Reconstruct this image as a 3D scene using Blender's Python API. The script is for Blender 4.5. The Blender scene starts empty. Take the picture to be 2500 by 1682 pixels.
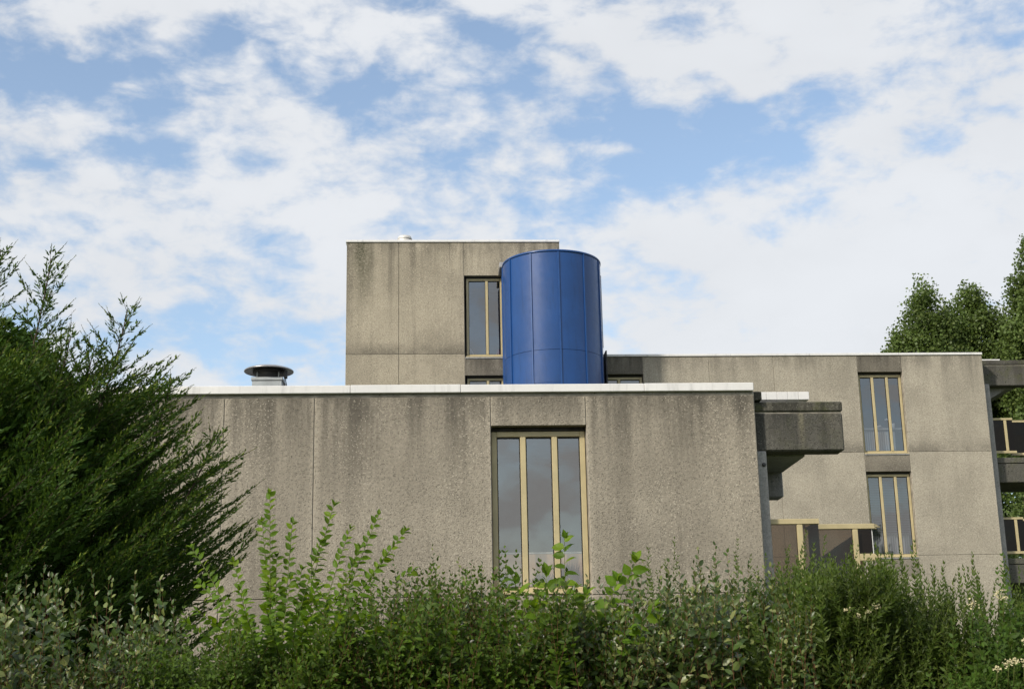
import bpy, bmesh, math, random
import numpy as np
from mathutils import Matrix, Vector, Euler
rad = math.radians
random.seed(7)
rng = np.random.default_rng(11)
scene = bpy.context.scene
COL = scene.collection

# ------------------------------------------------------------------ camera
cam_d = bpy.data.cameras.new("camera")
cam_d.lens = 50.0
cam_d.sensor_width = 36.0
cam_d.clip_start = 0.1
cam_d.clip_end = 3000.0
cam = bpy.data.objects.new("camera", cam_d)
cam.matrix_world = (Matrix.Translation((0, 0, 1.6)) @ Matrix.Rotation(rad(-3.34), 4, 'Z')
                    @ Matrix.Rotation(rad(90 + 14.76), 4, 'X') @ Matrix.Rotation(rad(-1.13), 4, 'Z'))
COL.objects.link(cam)
scene.camera = cam

# ------------------------------------------------------------------ exposure
scene.view_settings.view_transform = 'Standard'
scene.view_settings.look = 'None'
scene.view_settings.exposure = 0.5
scene.view_settings.gamma = 1.0
scene.view_settings.use_curve_mapping = False
scene.cycles.max_bounces = 8
scene.cycles.transparent_max_bounces = 16
scene.cycles.caustics_reflective = False
scene.cycles.caustics_refractive = False
scene.cycles.sample_clamp_indirect = 6.0

# ------------------------------------------------------------------ sun
SUN = Vector((-0.60, -0.54, 0.58)).normalized()      # towards the sun: left, behind the camera
sun_el = math.asin(SUN.z)
sun_az = math.atan2(SUN.x, SUN.y)
sd = bpy.data.lights.new("sun", 'SUN')
sd.energy = 2.65
sd.angle = rad(3.0)
sd.color = (1.0, 0.93, 0.82)
so = bpy.data.objects.new("sun", sd)
so.rotation_euler = SUN.to_track_quat('Z', 'Y').to_euler()
so.location = (-20, -20, 30)
COL.objects.link(so)


# ------------------------------------------------------------------ node helper
class NT:
    def __init__(s, tree):
        s.t = tree
        tree.nodes.clear()

    def n(s, typ, inp=None, **attr):
        nd = s.t.nodes.new(typ)
        for k, v in attr.items():
            setattr(nd, k, v)
        if inp:
            for k, v in inp.items():
                sock = nd.inputs[k]
                if isinstance(v, bpy.types.NodeSocket):
                    s.t.links.new(v, sock)
                else:
                    sock.default_value = v
        return nd

    def math(s, op, a, b=0.0, c=None, clamp=False):
        d = {0: a, 1: b}
        if c is not None:
            d[2] = c
        return s.n('ShaderNodeMath', d, operation=op, use_clamp=clamp).outputs[0]

    def vmath(s, op, a, b=(0, 0, 0)):
        return s.n('ShaderNodeVectorMath', {0: a, 1: b}, operation=op).outputs[0]

    def ramp(s, v, a, b, c=0.0, d=1.0):
        return s.n('ShaderNodeMapRange', {0: v, 1: a, 2: b, 3: c, 4: d}, interpolation_type='SMOOTHSTEP').outputs[0]

    def mix(s, f, a, b, blend='MIX'):
        nd = s.n('ShaderNodeMix', None, data_type='RGBA', blend_type=blend)
        for sock, v in ((nd.inputs[0], f), (nd.inputs[6], a), (nd.inputs[7], b)):
            if isinstance(v, bpy.types.NodeSocket):
                s.t.links.new(v, sock)
            else:
                sock.default_value = v if not (isinstance(v, tuple) and len(v) == 3) else (*v, 1)
        return nd.outputs[2]

    def noise(s, vec, scale, detail=4.0, rough=0.55, dist=0.0):
        return s.n('ShaderNodeTexNoise', {'Vector': vec, 'Scale': scale, 'Detail': detail, 'Roughness': rough,
                                          'Distortion': dist}).outputs[0]

    def link(s, a, b):
        s.t.links.new(a, b)


# ------------------------------------------------------------------ world: Nishita sky with broken altocumulus
world = bpy.data.worlds.new("World")
scene.world = world
world.use_nodes = True
world.cycles.sampling_method = 'MANUAL'
world.cycles.sample_map_resolution = 256
W = NT(world.node_tree)
sky = W.n('ShaderNodeTexSky', None, sky_type='NISHITA', sun_disc=False, sun_elevation=sun_el,
          sun_rotation=sun_az, altitude=50.0, air_density=1.0, dust_density=1.5, ozone_density=1.0)
co = W.n('ShaderNodeTexCoord').outputs['Generated']
# cloud masses and clearings: azimuth, elevation, half width, half height, weight
CLOUDS = [(-7.9, 24.6, .093, .029, -1.0), (-15.8, 24.6, .059, .019, -.8), (-12.0, 22.3, .043, .025, -.7),
          (8.5, 22.6, .080, .037, -1.0), (2.9, 25.9, .029, .040, -.8), (13.1, 21.8, .068, .028, -.9),
          (10.9, 20.7, .062, .015, -.6), (1.6, 27.9, .022, .017, -.7), (16.2, 25.4, .019, .022, -.5),
          (-17.4, 26.2, .028, .019, -.5),
          (-15.5, 26.8, .034, .022, .8), (-11.4, 27.5, .037, .012, .8), (-4.2, 26.8, .062, .040, 1.0),
          (0.8, 25.5, .043, .028, .7), (8.5, 26.7, .056, .028, 1.0), (11.8, 24.6, .043, .019, .8),
          (17.6, 26.4, .102, .034, 1.0), (22.7, 21.2, .071, .074, .55), (14.0, 15.8, .192, .074, .9),
          (-15.7, 22.6, .046, .015, .5), (-13.8, 19.8, .080, .034, .55), (-7.4, 20.9, .056, .028, .5),
          (-0.6, 21.6, .080, .040, .32), (-7.9, 24.3, .022, .014, .9), (-9.6, 17.1, .154, .034, .05),
          (7.9, 21.7, .026, .008, .85), (4.1, 18.7, .062, .025, .5)]
warp = W.vmath('SCALE', W.vmath('SUBTRACT', W.n('ShaderNodeTexNoise', {'Vector': co, 'Scale': 9.0, 'Detail': 3.0}).outputs[1],
                                (0.5, 0.5, 0.5)))
warp.node.inputs[3].default_value = 0.10
cw = W.vmath('ADD', co, warp)
acc = None
for az, el, rx, ry, wt in CLOUDS:
    c = (math.sin(rad(az)) * math.cos(rad(el)), math.cos(rad(az)) * math.cos(rad(el)), math.sin(rad(el)))
    d = W.vmath('MULTIPLY', W.vmath('SUBTRACT', cw, c), (1 / rx, 1 / rx, 1 / ry))
    ln = W.n('ShaderNodeVectorMath', {0: d}, operation='LENGTH').outputs[1]
    g = W.ramp(ln, 1.7, 0.2, 0.0, wt)
    acc = g if acc is None else W.math('ADD', acc, g)
cs = W.vmath('MULTIPLY', co, (1.0, 1.0, 1.9))
n1 = W.noise(cs, 8.0, 5.0, 0.58, 0.25)
n2 = W.noise(cs, 27.0, 5.0, 0.58, 0.2)
dens = W.math('ADD', W.math('MULTIPLY', n1, 0.95), W.math('MULTIPLY', n2, 0.85))
dens = W.math('ADD', dens, W.math('MULTIPLY', acc, 0.19))
mask = W.ramp(dens, 0.70, 1.05, 0.05, 1.0)
shade = W.ramp(W.noise(cs, 5.0, 3.0, 0.6), 0.3, 0.7, 0.95, 1.02)
shade = W.math('MULTIPLY', shade, W.ramp(dens, 0.8, 1.2, 0.97, 1.0))
sep = W.n('ShaderNodeSeparateXYZ', {0: co}).outputs[2]
cl = W.n('ShaderNodeCombineColor', {0: W.math('MULTIPLY', shade, 3.85), 1: W.math('MULTIPLY', shade, 3.95), 2: W.math('MULTIPLY', shade, 4.1)}).outputs[0]
skyc = W.mix(1.0, sky.outputs[0], (1.06, 1.03, 0.97, 1.0), 'MULTIPLY')
col = W.mix(W.math('MULTIPLY', mask, 0.96), skyc, cl)
bg = W.n('ShaderNodeBackground', {'Color': col, 'Strength': 0.15})
wo = W.n('ShaderNodeOutputWorld')
W.link(bg.outputs[0], wo.inputs[0])


# ------------------------------------------------------------------ materials
def new_mat(name):
    m = bpy.data.materials.new(name)
    m.use_nodes = True
    return m, NT(m.node_tree)


def finish(N, shader):
    o = N.n('ShaderNodeOutputMaterial')
    N.link(shader, o.inputs[0])


def concrete(name, base, ztop, stain=0.6, bands=(), pebble=60.0, speck=1.0, dark=(0.055, 0.05, 0.042), moss=0.0,
             stain_len=1.5, extra=None):
    m, N = new_mat(name)
    pos = N.n('ShaderNodeNewGeometry').outputs['Position']
    z = N.n('ShaderNodeSeparateXYZ', {0: pos}).outputs[2]
    big = N.noise(pos, 0.9, 5.0, 0.6)
    b = tuple(base)
    col = N.mix(N.ramp(big, 0.3, 0.7), tuple(x * 0.84 for x in b), tuple(x * 1.10 for x in b))
    # long rain streaks
    st = N.noise(N.vmath('MULTIPLY', pos, (3.2, 3.2, 0.16)), 1.0, 5.0, 0.62, 0.15)
    col = N.mix(N.ramp(st, 0.50, 0.72, 0.0, 0.50 * stain), col, tuple(x * 0.36 for x in b))
    st2 = N.noise(N.vmath('MULTIPLY', pos, (9.0, 9.0, 0.5)), 1.0, 4.0, 0.6, 0.1)
    col = N.mix(N.ramp(st2, 0.5, 0.75, 0.0, 0.28 * stain), col, tuple(x * 0.5 for x in b))
    # grime washed down from the coping
    wash = N.math('MULTIPLY', N.ramp(z, ztop - stain_len, ztop + 0.15), N.ramp(N.math('ADD', st, N.math('MULTIPLY', st2, 0.5)), 0.60, 0.95))
    col = N.mix(N.math('MULTIPLY', wash, stain, clamp=True), col, dark)
    blot = N.noise(N.vmath('MULTIPLY', pos, (2.6, 2.6, 1.1)), 1.0, 5.0, 0.7, 0.3)
    lip = N.math('MULTIPLY', N.ramp(z, ztop - 0.55, ztop + 0.02), N.ramp(blot, 0.36, 0.60))
    col = N.mix(N.math('MULTIPLY', lip, 0.75 * stain, clamp=True), col, dark)
    for zb in bands:
        up = N.ramp(z, zb + 0.02, zb + 0.42, 1.0, 0.0)
        ab = N.math('GREATER_THAN', z, zb)
        f = N.math('MULTIPLY', N.math('MULTIPLY', up, ab), N.ramp(N.noise(N.vmath('MULTIPLY', pos, (1.4, 1.4, 2.0)), 1.0, 4.0), 0.35, 0.6, 0.15, 0.5))
        col = N.mix(f, col, dark)
    if extra:                                             # one broad weathered run of algae under a leaking joint
        x = N.n('ShaderNodeSeparateXYZ', {0: pos}).outputs[0]
        for (xc, hw, zt, zl, cc, k) in extra:
            fx = N.ramp(N.math('ABSOLUTE', N.math('ADD', N.math('SUBTRACT', x, xc), N.math('MULTIPLY', N.math('SUBTRACT', big, 0.5), hw * 1.1))), 0.0, hw, 1.0, 0.0)
            fz = N.ramp(z, zt - zl, zt)
            f = N.math('MULTIPLY', N.math('MULTIPLY', fx, fz), N.ramp(N.noise(pos, 14.0, 5.0, 0.7), 0.3, 0.62, 0.35, k))
            col = N.mix(f, col, cc)
    if moss > 0:
        mo = N.math('MULTIPLY', N.ramp(N.noise(pos, 3.5, 5.0, 0.65), 0.48, 0.62), moss)
        col = N.mix(mo, col, (0.075, 0.085, 0.022))
    # exposed aggregate
    v = N.n('ShaderNodeTexVoronoi', {'Vector': pos, 'Scale': pebble}, feature='F1')
    r = N.n('ShaderNodeSeparateColor', {0: v.outputs[1]}).outputs
    inside = N.ramp(v.outputs[0], 0.62, 0.35)
    pat = N.ramp(N.noise(N.vmath('MULTIPLY', pos, (1.6, 1.6, 0.7)), 1.0, 5.0, 0.65), 0.38, 0.62, 0.12, 1.0)
    wf = N.math('MULTIPLY', N.math('MULTIPLY', N.ramp(r[0], 0.78, 0.86), inside), N.math('MULTIPLY', pat, 0.55 * speck))
    df = N.math('MULTIPLY', N.math('MULTIPLY', N.ramp(r[0], 0.26, 0.16), inside), 0.62 * speck)
    col = N.mix(df, col, tuple(x * 0.33 for x in b))
    col = N.mix(wf, col, tuple(min(0.8, x * 1.75 + 0.03) for x in b))
    v2 = N.n('ShaderNodeTexVoronoi', {'Vector': pos, 'Scale': pebble * 0.42}, feature='F1')
    r2 = N.n('ShaderNodeSeparateColor', {0: v2.outputs[1]}).outputs
    hole = N.math('MULTIPLY', N.ramp(r2[1], 0.07, 0.03), N.ramp(v2.outputs[0], 0.42, 0.25))
    col = N.mix(N.math('MULTIPLY', hole, 0.8), col, tuple(x * 0.12 for x in b))
    fine = N.noise(pos, 26.0, 4.0, 0.7)
    col = N.mix(1.0, col, N.n('ShaderNodeCombineColor', {0: N.ramp(fine, 0.25, 0.75, 0.80, 1.18), 1: N.ramp(fine, 0.25, 0.75, 0.80, 1.18), 2: N.ramp(fine, 0.25, 0.75, 0.80, 1.18)}).outputs[0], 'MULTIPLY')
    hgt = N.math('ADD', N.math('MULTIPLY', inside, 0.6), N.math('MULTIPLY', N.noise(pos, 40.0, 3.0), 0.6))
    hgt = N.math('SUBTRACT', hgt, hole)
    bp = N.n('ShaderNodeBump', {'Strength': 0.55, 'Distance': 0.006, 'Height': hgt})
    p = N.n('ShaderNodeBsdfPrincipled', {'Base Color': col, 'Roughness': 0.92, 'Specular IOR Level': 0.25, 'Normal': bp.outputs[0]})
    finish(N, p.outputs[0])
    return m


def painted(name, colr, rough=0.5, metallic=0.0, coat=0.0, var=0.12, scale=3.0, grime=0.0, spec=0.5, dent=0.0):
    m, N = new_mat(name)
    pos = N.n('ShaderNodeNewGeometry').outputs['Position']
    nz = N.noise(pos, scale, 5.0, 0.6)
    col = N.mix(N.ramp(nz, 0.3, 0.7), tuple(c * (1 - var) for c in colr), tuple(min(1, c * (1 + var)) for c in colr))
    if grime > 0:
        g = N.noise(N.vmath('MULTIPLY', pos, (10.0, 10.0, 1.2)), 1.0, 5.0, 0.65)
        col = N.mix(N.ramp(g, 0.5, 0.78, 0.0, grime), col, tuple(c * 0.3 for c in colr))
    rr = N.ramp(N.noise(pos, 7.0, 3.0), 0.3, 0.7, rough * 0.85, min(1.0, rough * 1.15))
    bp = N.n('ShaderNodeBump', {'Strength': 0.08, 'Distance': 0.003, 'Height': N.noise(pos, 9.0, 3.0)})
    if dent > 0:
        bp = N.n('ShaderNodeBump', {'Strength': dent, 'Distance': 0.03, 'Height': N.noise(N.vmath('MULTIPLY', pos, (1.6, 1.6, 0.7)), 1.0, 2.0)})
    p = N.n('ShaderNodeBsdfPrincipled', {'Base Color': col, 'Roughness': rr, 'Metallic': metallic, 'Coat Weight': coat,
                                         'Coat Roughness': 0.2, 'Specular IOR Level': spec, 'Normal': bp.outputs[0]})
    finish(N, p.outputs[0])
    return m


def glass(name, tint, refl=0.2, rc=(0.95, 0.91, 0.86)):
    m, N = new_mat(name)
    lw = N.n('ShaderNodeLayerWeight', {'Blend': 0.25}).outputs[0]
    f = N.math('ADD', N.math('MULTIPLY', lw, 0.5), refl, clamp=True)
    pos = N.n('ShaderNodeNewGeometry').outputs['Position']
    bp = N.n('ShaderNodeBump', {'Strength': 0.10, 'Distance': 0.02, 'Height': N.noise(pos, 1.3, 2.0)})
    gl = N.n('ShaderNodeBsdfGlossy', {'Color': (*rc, 1), 'Roughness': 0.02, 'Normal': bp.outputs[0]})
    tr = N.n('ShaderNodeBsdfTransparent', {'Color': (*tint, 1)})
    mx = N.n('ShaderNodeMixShader', {0: f, 1: tr.outputs[0], 2: gl.outputs[0]})
    finish(N, mx.outputs[0])
    return m


def leafmat(name, top, under, trans, var=0.35, rough=0.45, tip=None, spec=0.4, tw=0.35, young=False, patch=2.6):
    m, N = new_mat(name)
    a = N.n('ShaderNodeAttribute', None, attribute_name='rnd').outputs['Fac']
    oi = N.n('ShaderNodeObjectInfo').outputs['Random']
    r = N.math('FRACT', N.math('ADD', a, oi))
    r2 = N.math('FRACT', N.math('MULTIPLY', r, 7.31)) if not young else a
    c = N.mix(r, tuple(x * (1 - var) for x in top), tuple(min(1, x * (1 + var)) for x in top))
    if tip:
        c = N.mix(N.ramp(r2, 0.62, 1.0) if young else N.ramp(r2, 0.72, 0.95), c, tip)
    gm = N.n('ShaderNodeNewGeometry')
    bf = gm.outputs['Backfacing']
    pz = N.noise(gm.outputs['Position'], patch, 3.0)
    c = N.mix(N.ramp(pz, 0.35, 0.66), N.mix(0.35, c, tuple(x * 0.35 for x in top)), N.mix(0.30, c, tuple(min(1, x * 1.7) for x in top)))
    c = N.mix(bf, c, under)
    p = N.n('ShaderNodeBsdfPrincipled', {'Base Color': c, 'Roughness': rough, 'Specular IOR Level': spec})
    t = N.n('ShaderNodeBsdfTranslucent', {'Color': N.mix(N.math('MULTIPLY', r, 0.5), (*trans, 1), c)})
    mx = N.n('ShaderNodeMixShader', {0: tw, 1: p.outputs[0], 2: t.outputs[0]})
    finish(N, mx.outputs[0])
    return m


CONC = (0.310, 0.277, 0.220)
M = {}
M['front'] = concrete('concrete front', CONC, 5.66, 0.62, (), 62.0, 1.0, stain_len=1.3,
                      extra=[(xj, 0.10, 0.0, 0.1, (0.41, 0.365, 0.29), 0.65) for xj in (-4.6, -2.655, -1.508, 0.757, 1.993)])
M['rear'] = concrete('concrete wing', (0.37, 0.335, 0.268), 11.14, 0.34, (8.43, 11.235), 46.0, 0.75, stain_len=1.2)
M['tower'] = concrete('concrete tower', (0.372, 0.33, 0.252), 14.43, 0.5, (11.235,), 46.0, 0.8, stain_len=2.2,
                      extra=[(-1.88, 0.42, 14.5, 2.6, (0.05, 0.052, 0.03), 0.95), (-2.3, 0.22, 14.5, 4.0, (0.06, 0.055, 0.045), 0.6)])
M['sillc'] = concrete('concrete spandrel', (0.25, 0.225, 0.18), 11.1, 0.7, (10.63, 7.88), 46.0, 0.7, stain_len=0.6)
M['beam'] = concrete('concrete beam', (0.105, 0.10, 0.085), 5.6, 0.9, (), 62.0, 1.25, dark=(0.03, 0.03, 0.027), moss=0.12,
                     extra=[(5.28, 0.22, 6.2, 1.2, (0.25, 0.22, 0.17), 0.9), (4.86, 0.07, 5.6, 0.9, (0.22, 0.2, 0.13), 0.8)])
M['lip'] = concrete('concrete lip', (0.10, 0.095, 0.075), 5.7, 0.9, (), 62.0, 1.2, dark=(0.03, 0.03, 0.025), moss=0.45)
M['beamrear'] = concrete('concrete rear beam', (0.115, 0.11, 0.093), 11.1, 0.7, (), 50.0, 0.8, moss=0.3)
M['plain'] = concrete('concrete plain', (0.30, 0.295, 0.28), 12.0, 0.5, (), 90.0, 0.35, stain_len=0.4)
M['joint'] = painted('joint mortar', (0.33, 0.30, 0.25), 0.95, var=0.3, scale=8.0, spec=0.1)
M['coping'] = painted('white coping', (0.71, 0.70, 0.68), 0.5, var=0.05, scale=2.0, grime=0.32)
M['roof'] = painted('bitumen roof', (0.07, 0.07, 0.07), 0.9, var=0.3)
M['frame'] = painted('ochre frame paint', (0.46, 0.385, 0.215), 0.45, var=0.08, scale=4.0, grime=0.15)
M['gasket'] = painted('dark gasket', (0.02, 0.018, 0.015), 0.8)
M['blue'] = painted('blue sheet paint', (0.008, 0.056, 0.205), 0.36, var=0.12, scale=0.8, coat=0.15, grime=0.3, spec=0.45, dent=0.35)
M['bluerib'] = painted('blue seam paint', (0.013, 0.068, 0.23), 0.4, var=0.1)
M['lead'] = painted('lead flashing', (0.30, 0.30, 0.31), 0.55, metallic=0.5, var=0.2)
M['galv'] = painted('galvanised steel', (0.36, 0.38, 0.38), 0.5, metallic=0.35, var=0.12, scale=8.0)
M['alu'] = painted('spun aluminium', (0.42, 0.41, 0.40), 0.32, metallic=0.75, var=0.12, grime=0.25)
M['darkmetal'] = painted('dark metal', (0.035, 0.034, 0.034), 0.6, var=0.2)
M['zinc'] = painted('pale zinc', (0.62, 0.60, 0.56), 0.5, metallic=0.2, var=0.1, grime=0.2)
M['room'] = painted('room plaster', (0.30, 0.29, 0.27), 0.9, var=0.08)
M['curtain'] = painted('beige panel', (0.84, 0.56, 0.34), 0.9, var=0.08)
M['white'] = painted('white enamel', (0.80, 0.80, 0.78), 0.4, var=0.03)
M['blind'] = painted('grey blind', (0.32, 0.34, 0.36), 0.6, var=0.05)
M['red'] = painted('red plastic', (0.55, 0.04, 0.06), 0.4)
M['wood'] = painted('dark brown wood', (0.075, 0.04, 0.018), 0.6, var=0.4, scale=5.0, grime=0.4)
M['brush'] = painted('dry grass', (0.075, 0.042, 0.016), 0.9, var=0.4, scale=9.0)  # brown of the added tufts that stand in for reflected plants
M['glass'] = glass('window glass', (0.62, 0.64, 0.66), 0.19)
M['glass_front'] = glass('window glass front', (0.90, 0.88, 0.84), 0.22)
M['smoked'] = glass('smoked brown glass', (0.50, 0.45, 0.40), 0.04, (0.8, 0.75, 0.7))
M['smokedark'] = glass('dark smoked glass', (0.15, 0.135, 0.13), 0.03, (0.6, 0.55, 0.5))
M['bark'] = painted('bark', (0.075, 0.055, 0.04), 0.9, var=0.35, scale=14.0, spec=0.2)
M['redstem'] = painted('red brown twig', (0.16, 0.075, 0.04), 0.7, var=0.3, scale=14.0, spec=0.2)
M['greenstem'] = painted('green twig', (0.10, 0.12, 0.03), 0.6, var=0.3, scale=14.0, spec=0.2)
M['petal'] = painted('cream petals', (0.46, 0.42, 0.25), 0.7, var=0.1, scale=30.0, spec=0.2)
M['cloth'] = painted('white cloth', (0.75, 0.72, 0.74), 0.9, var=0.1, scale=20.0)

# ------------------------------------------------------------------ object helpers
WL = {}                                                   # world location of every root


def empty(name, loc, label, cat, group=None):
    o = bpy.data.objects.new(name, None)
    o.empty_display_size = 0.3
    o.location = loc
    COL.objects.link(o)
    o['label'] = label
    o['category'] = cat
    if group:
        o['group'] = group
    WL[o] = Vector(loc)
    return o


def mk(name, verts, faces, mat, parent=None, smooth=False, label=None, kind=None):
    """one mesh object from world-space vertices; its origin sits at the middle of its bounds"""
    v = np.asarray(verts, dtype=np.float64).reshape(-1, 3)
    c = (v.min(0) + v.max(0)) / 2
    me = bpy.data.meshes.new(name)
    me.from_pydata((v - c).tolist(), [], [tuple(f) for f in faces])
    me.update()
    if smooth:
        me.polygons.foreach_set('use_smooth', [True] * len(me.polygons))
    if mat is not None:
        me.materials.append(mat)
    return link(name, me, Vector(c), parent, label, kind)


def link(name, me, c, parent=None, label=None, kind=None):
    o = bpy.data.objects.new(name, me)
    COL.objects.link(o)
    WL[o] = Vector(c)
    if parent is not None:
        o.parent = parent
        o.location = Vector(c) - WL[parent]
    else:
        o.location = c
    if label:
        o['label'] = label
    if kind:
        o['kind'] = kind
    return o


def bxv(x0, x1, y0, y1, z0, z1):
    v = [(x0, y0, z0), (x1, y0, z0), (x1, y1, z0), (x0, y1, z0), (x0, y0, z1), (x1, y0, z1), (x1, y1, z1), (x0, y1, z1)]
    f = [(0, 3, 2, 1), (4, 5, 6, 7), (0, 1, 5, 4), (1, 2, 6, 5), (2, 3, 7, 6), (3, 0, 4, 7)]
    return v, f


def box(name, x0, x1, y0, y1, z0, z1, mat, parent=None, bev=0.0, label=None, kind=None, seg=1):
    if bev <= 0:
        v, f = bxv(x0, x1, y0, y1, z0, z1)
        return mk(name, v, f, mat, parent, label=label, kind=kind)
    bm = bmesh.new()
    c = Vector(((x0 + x1) / 2, (y0 + y1) / 2, (z0 + z1) / 2))
    v, f = bxv(x0 - c.x, x1 - c.x, y0 - c.y, y1 - c.y, z0 - c.z, z1 - c.z)
    vs = [bm.verts.new(p) for p in v]
    for q in f:
        bm.faces.new([vs[i] for i in q])
    b = min(bev, 0.45 * min(x1 - x0, y1 - y0, z1 - z0))
    bmesh.ops.bevel(bm, geom=bm.edges[:], offset=b, segments=seg, affect='EDGES', profile=0.5)
    me = bpy.data.meshes.new(name)
    bm.to_mesh(me)
    bm.free()
    me.materials.append(mat)
    return link(name, me, c, parent, label, kind)


def lathe(name, prof, cx, cy, mat, parent=None, seg=40, smooth=True, label=None):
    vs, fs = [], []
    for r, z in prof:
        for k in range(seg):
            a = 2 * math.pi * k / seg
            vs.append((cx + r * math.cos(a), cy + r * math.sin(a), z))
    for i in range(len(prof) - 1):
        for k in range(seg):
            a, b = i * seg + k, i * seg + (k + 1) % seg
            fs.append((a, b, b + seg, a + seg))
    o = mk(name, vs, fs, mat, parent, smooth, label)
    return o


def tube_vf(pts, radii, seg=6):
    pts = [Vector(p) for p in pts]
    vs, fs = [], []
    for i, p in enumerate(pts):
        t = (pts[min(i + 1, len(pts) - 1)] - pts[max(i - 1, 0)]).normalized()
        u = t.cross(Vector((0.3, 0.9, 0.2))).normalized()
        w = t.cross(u)
        for k in range(seg):
            a = 2 * math.pi * k / seg
            vs.append(p + (u * math.cos(a) + w * math.sin(a)) * radii[i])
    for i in range(len(pts) - 1):
        for k in range(seg):
            a, b = i * seg + k, i * seg + (k + 1) % seg
            fs.append((a, b, b + seg, a + seg))
    fs.append(tuple(range(seg))[::-1])
    fs.append(tuple((len(pts) - 1) * seg + k for k in range(seg)))
    return vs, fs


def tube(name, pts, radii, mat, parent=None, seg=6, label=None):
    v, f = tube_vf(pts, radii, seg)
    return mk(name, v, f, mat, parent, True, label)


# ------------------------------------------------------------------ ground
m, N = new_mat('lawn')
pos = N.n('ShaderNodeNewGeometry').outputs['Position']
c = N.mix(N.ramp(N.noise(pos, 0.5, 6.0, 0.7), 0.3, 0.7), (0.035, 0.06, 0.014), (0.07, 0.10, 0.028))
c = N.mix(N.ramp(N.noise(pos, 12.0, 4.0), 0.45, 0.7), c, (0.06, 0.045, 0.025))
finish(N, N.n('ShaderNodeBsdfPrincipled', {'Base Color': c, 'Roughness': 0.95}).outputs[0])
g = mk('ground', [(-900, -900, 0), (900, -900, 0), (900, 900, 0), (-900, 900, 0)], [(0, 1, 2, 3)], m)
g['kind'] = 'structure'


# ------------------------------------------------------------------ building pieces
def panel(parent, x0, x1, z0, z1, Y, mat, t=0.14, name='concrete_panel', bev=0.006, gap=0.005):
    return box(name, x0 + gap, x1 - gap, Y, Y + t, z0 + gap, z1 - gap, mat, parent, bev)


def window(parent, x0, x1, z0, z1, Y, splits, room_d=2.2, gl='glass', fw=0.068, name='window'):
    """recessed three-light frame: head, sill, jambs, mullions, one pane per light, and the room behind"""
    yf, yb = Y + 0.135, Y + 0.205
    wl = box(name, x0 + fw, x1 - fw, yf, yb, z1 - fw, z1, M['frame'], parent, 0.006)       # the head rail carries the rest
    box('jamb', x0, x0 + fw, yf, yb, z0, z1, M['frame'], wl, 0.006)
    box('jamb', x1 - fw, x1, yf, yb, z0, z1, M['frame'], wl, 0.006)
    box('bottom_rail', x0 + fw, x1 - fw, yf, yb, z0, z0 + fw * 0.9, M['frame'], wl, 0.006)
    box('sill', x0 - 0.02, x1 + 0.02, Y + 0.02, Y + 0.20, z0 - 0.035, z0 - 0.004, M['frame'], wl, 0.006)
    box('head_gap', x0, x1, Y + 0.12, yb, z1 + 0.002, z1 + 0.045, M['gasket'], wl)
    xs = [x0 + fw] + [v for s in splits for v in (s - fw * 0.52, s + fw * 0.52)] + [x1 - fw]
    for s in splits:
        box('mullion', s - fw * 0.52, s + fw * 0.52, yf - 0.012, yb, z0 + fw * 0.9, z1 - fw, M['frame'], wl, 0.006)
    for i in range(0, len(xs), 2):
        a, b = xs[i], xs[i + 1]
        lo, hi = z0 + fw * 0.9, z1 - fw
        v = []
        for (ya, yc, q) in ((yf + 0.022, yf + 0.05, 0.012),):
            o1, f1 = bxv(a, a + q, ya, yc, lo, hi)
            o2, f2 = bxv(b - q, b, ya, yc, lo, hi)
            o3, f3 = bxv(a + q, b - q, ya, yc, hi - q * 1.6, hi)
            o4, f4 = bxv(a + q, b - q, ya, yc, lo, lo + q)
            v = o1 + o2 + o3 + o4
            f = f1 + [tuple(k + 8 for k in t) for t in f2] + [tuple(k + 16 for k in t) for t in f3] + [tuple(k + 24 for k in t) for t in f4]
        mk('gasket', v, f, M['gasket'], wl)
        mk('pane', [(a, yf + 0.036, lo), (b, yf + 0.036, lo), (b, yf + 0.036, hi), (a, yf + 0.036, hi)], [(0, 1, 2, 3)], M[gl], wl)
    # room
    rx0, rx1, ry0, ry1, rz0, rz1 = x0 - 0.35, x1 + 0.35, Y + 0.32, Y + 0.32 + room_d, z0 - 0.3, z1 + 0.12
    v, f = bxv(rx0, rx1, ry0, ry1, rz0, rz1)
    mk('room_lining', v, [f[0], f[1], f[3], f[4], f[5]], M['room'], parent)
    # reveal lining closing the gap between panel and room
    e = 0.004
    rv = [(x0 - e, Y + 0.14, z0 - 0.04), (x1 + e, Y + 0.14, z0 - 0.04), (x1 + e, Y + 0.14, z1 + 0.05), (x0 - e, Y + 0.14, z1 + 0.05)]
    rv += [(a, Y + 0.33, b) for a, _, b in rv]
    mk('reveal', rv, [(0, 1, 5, 4), (1, 2, 6, 5), (2, 3, 7, 6), (3, 0, 4, 7)], M['plain'], parent)
    return wl


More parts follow.
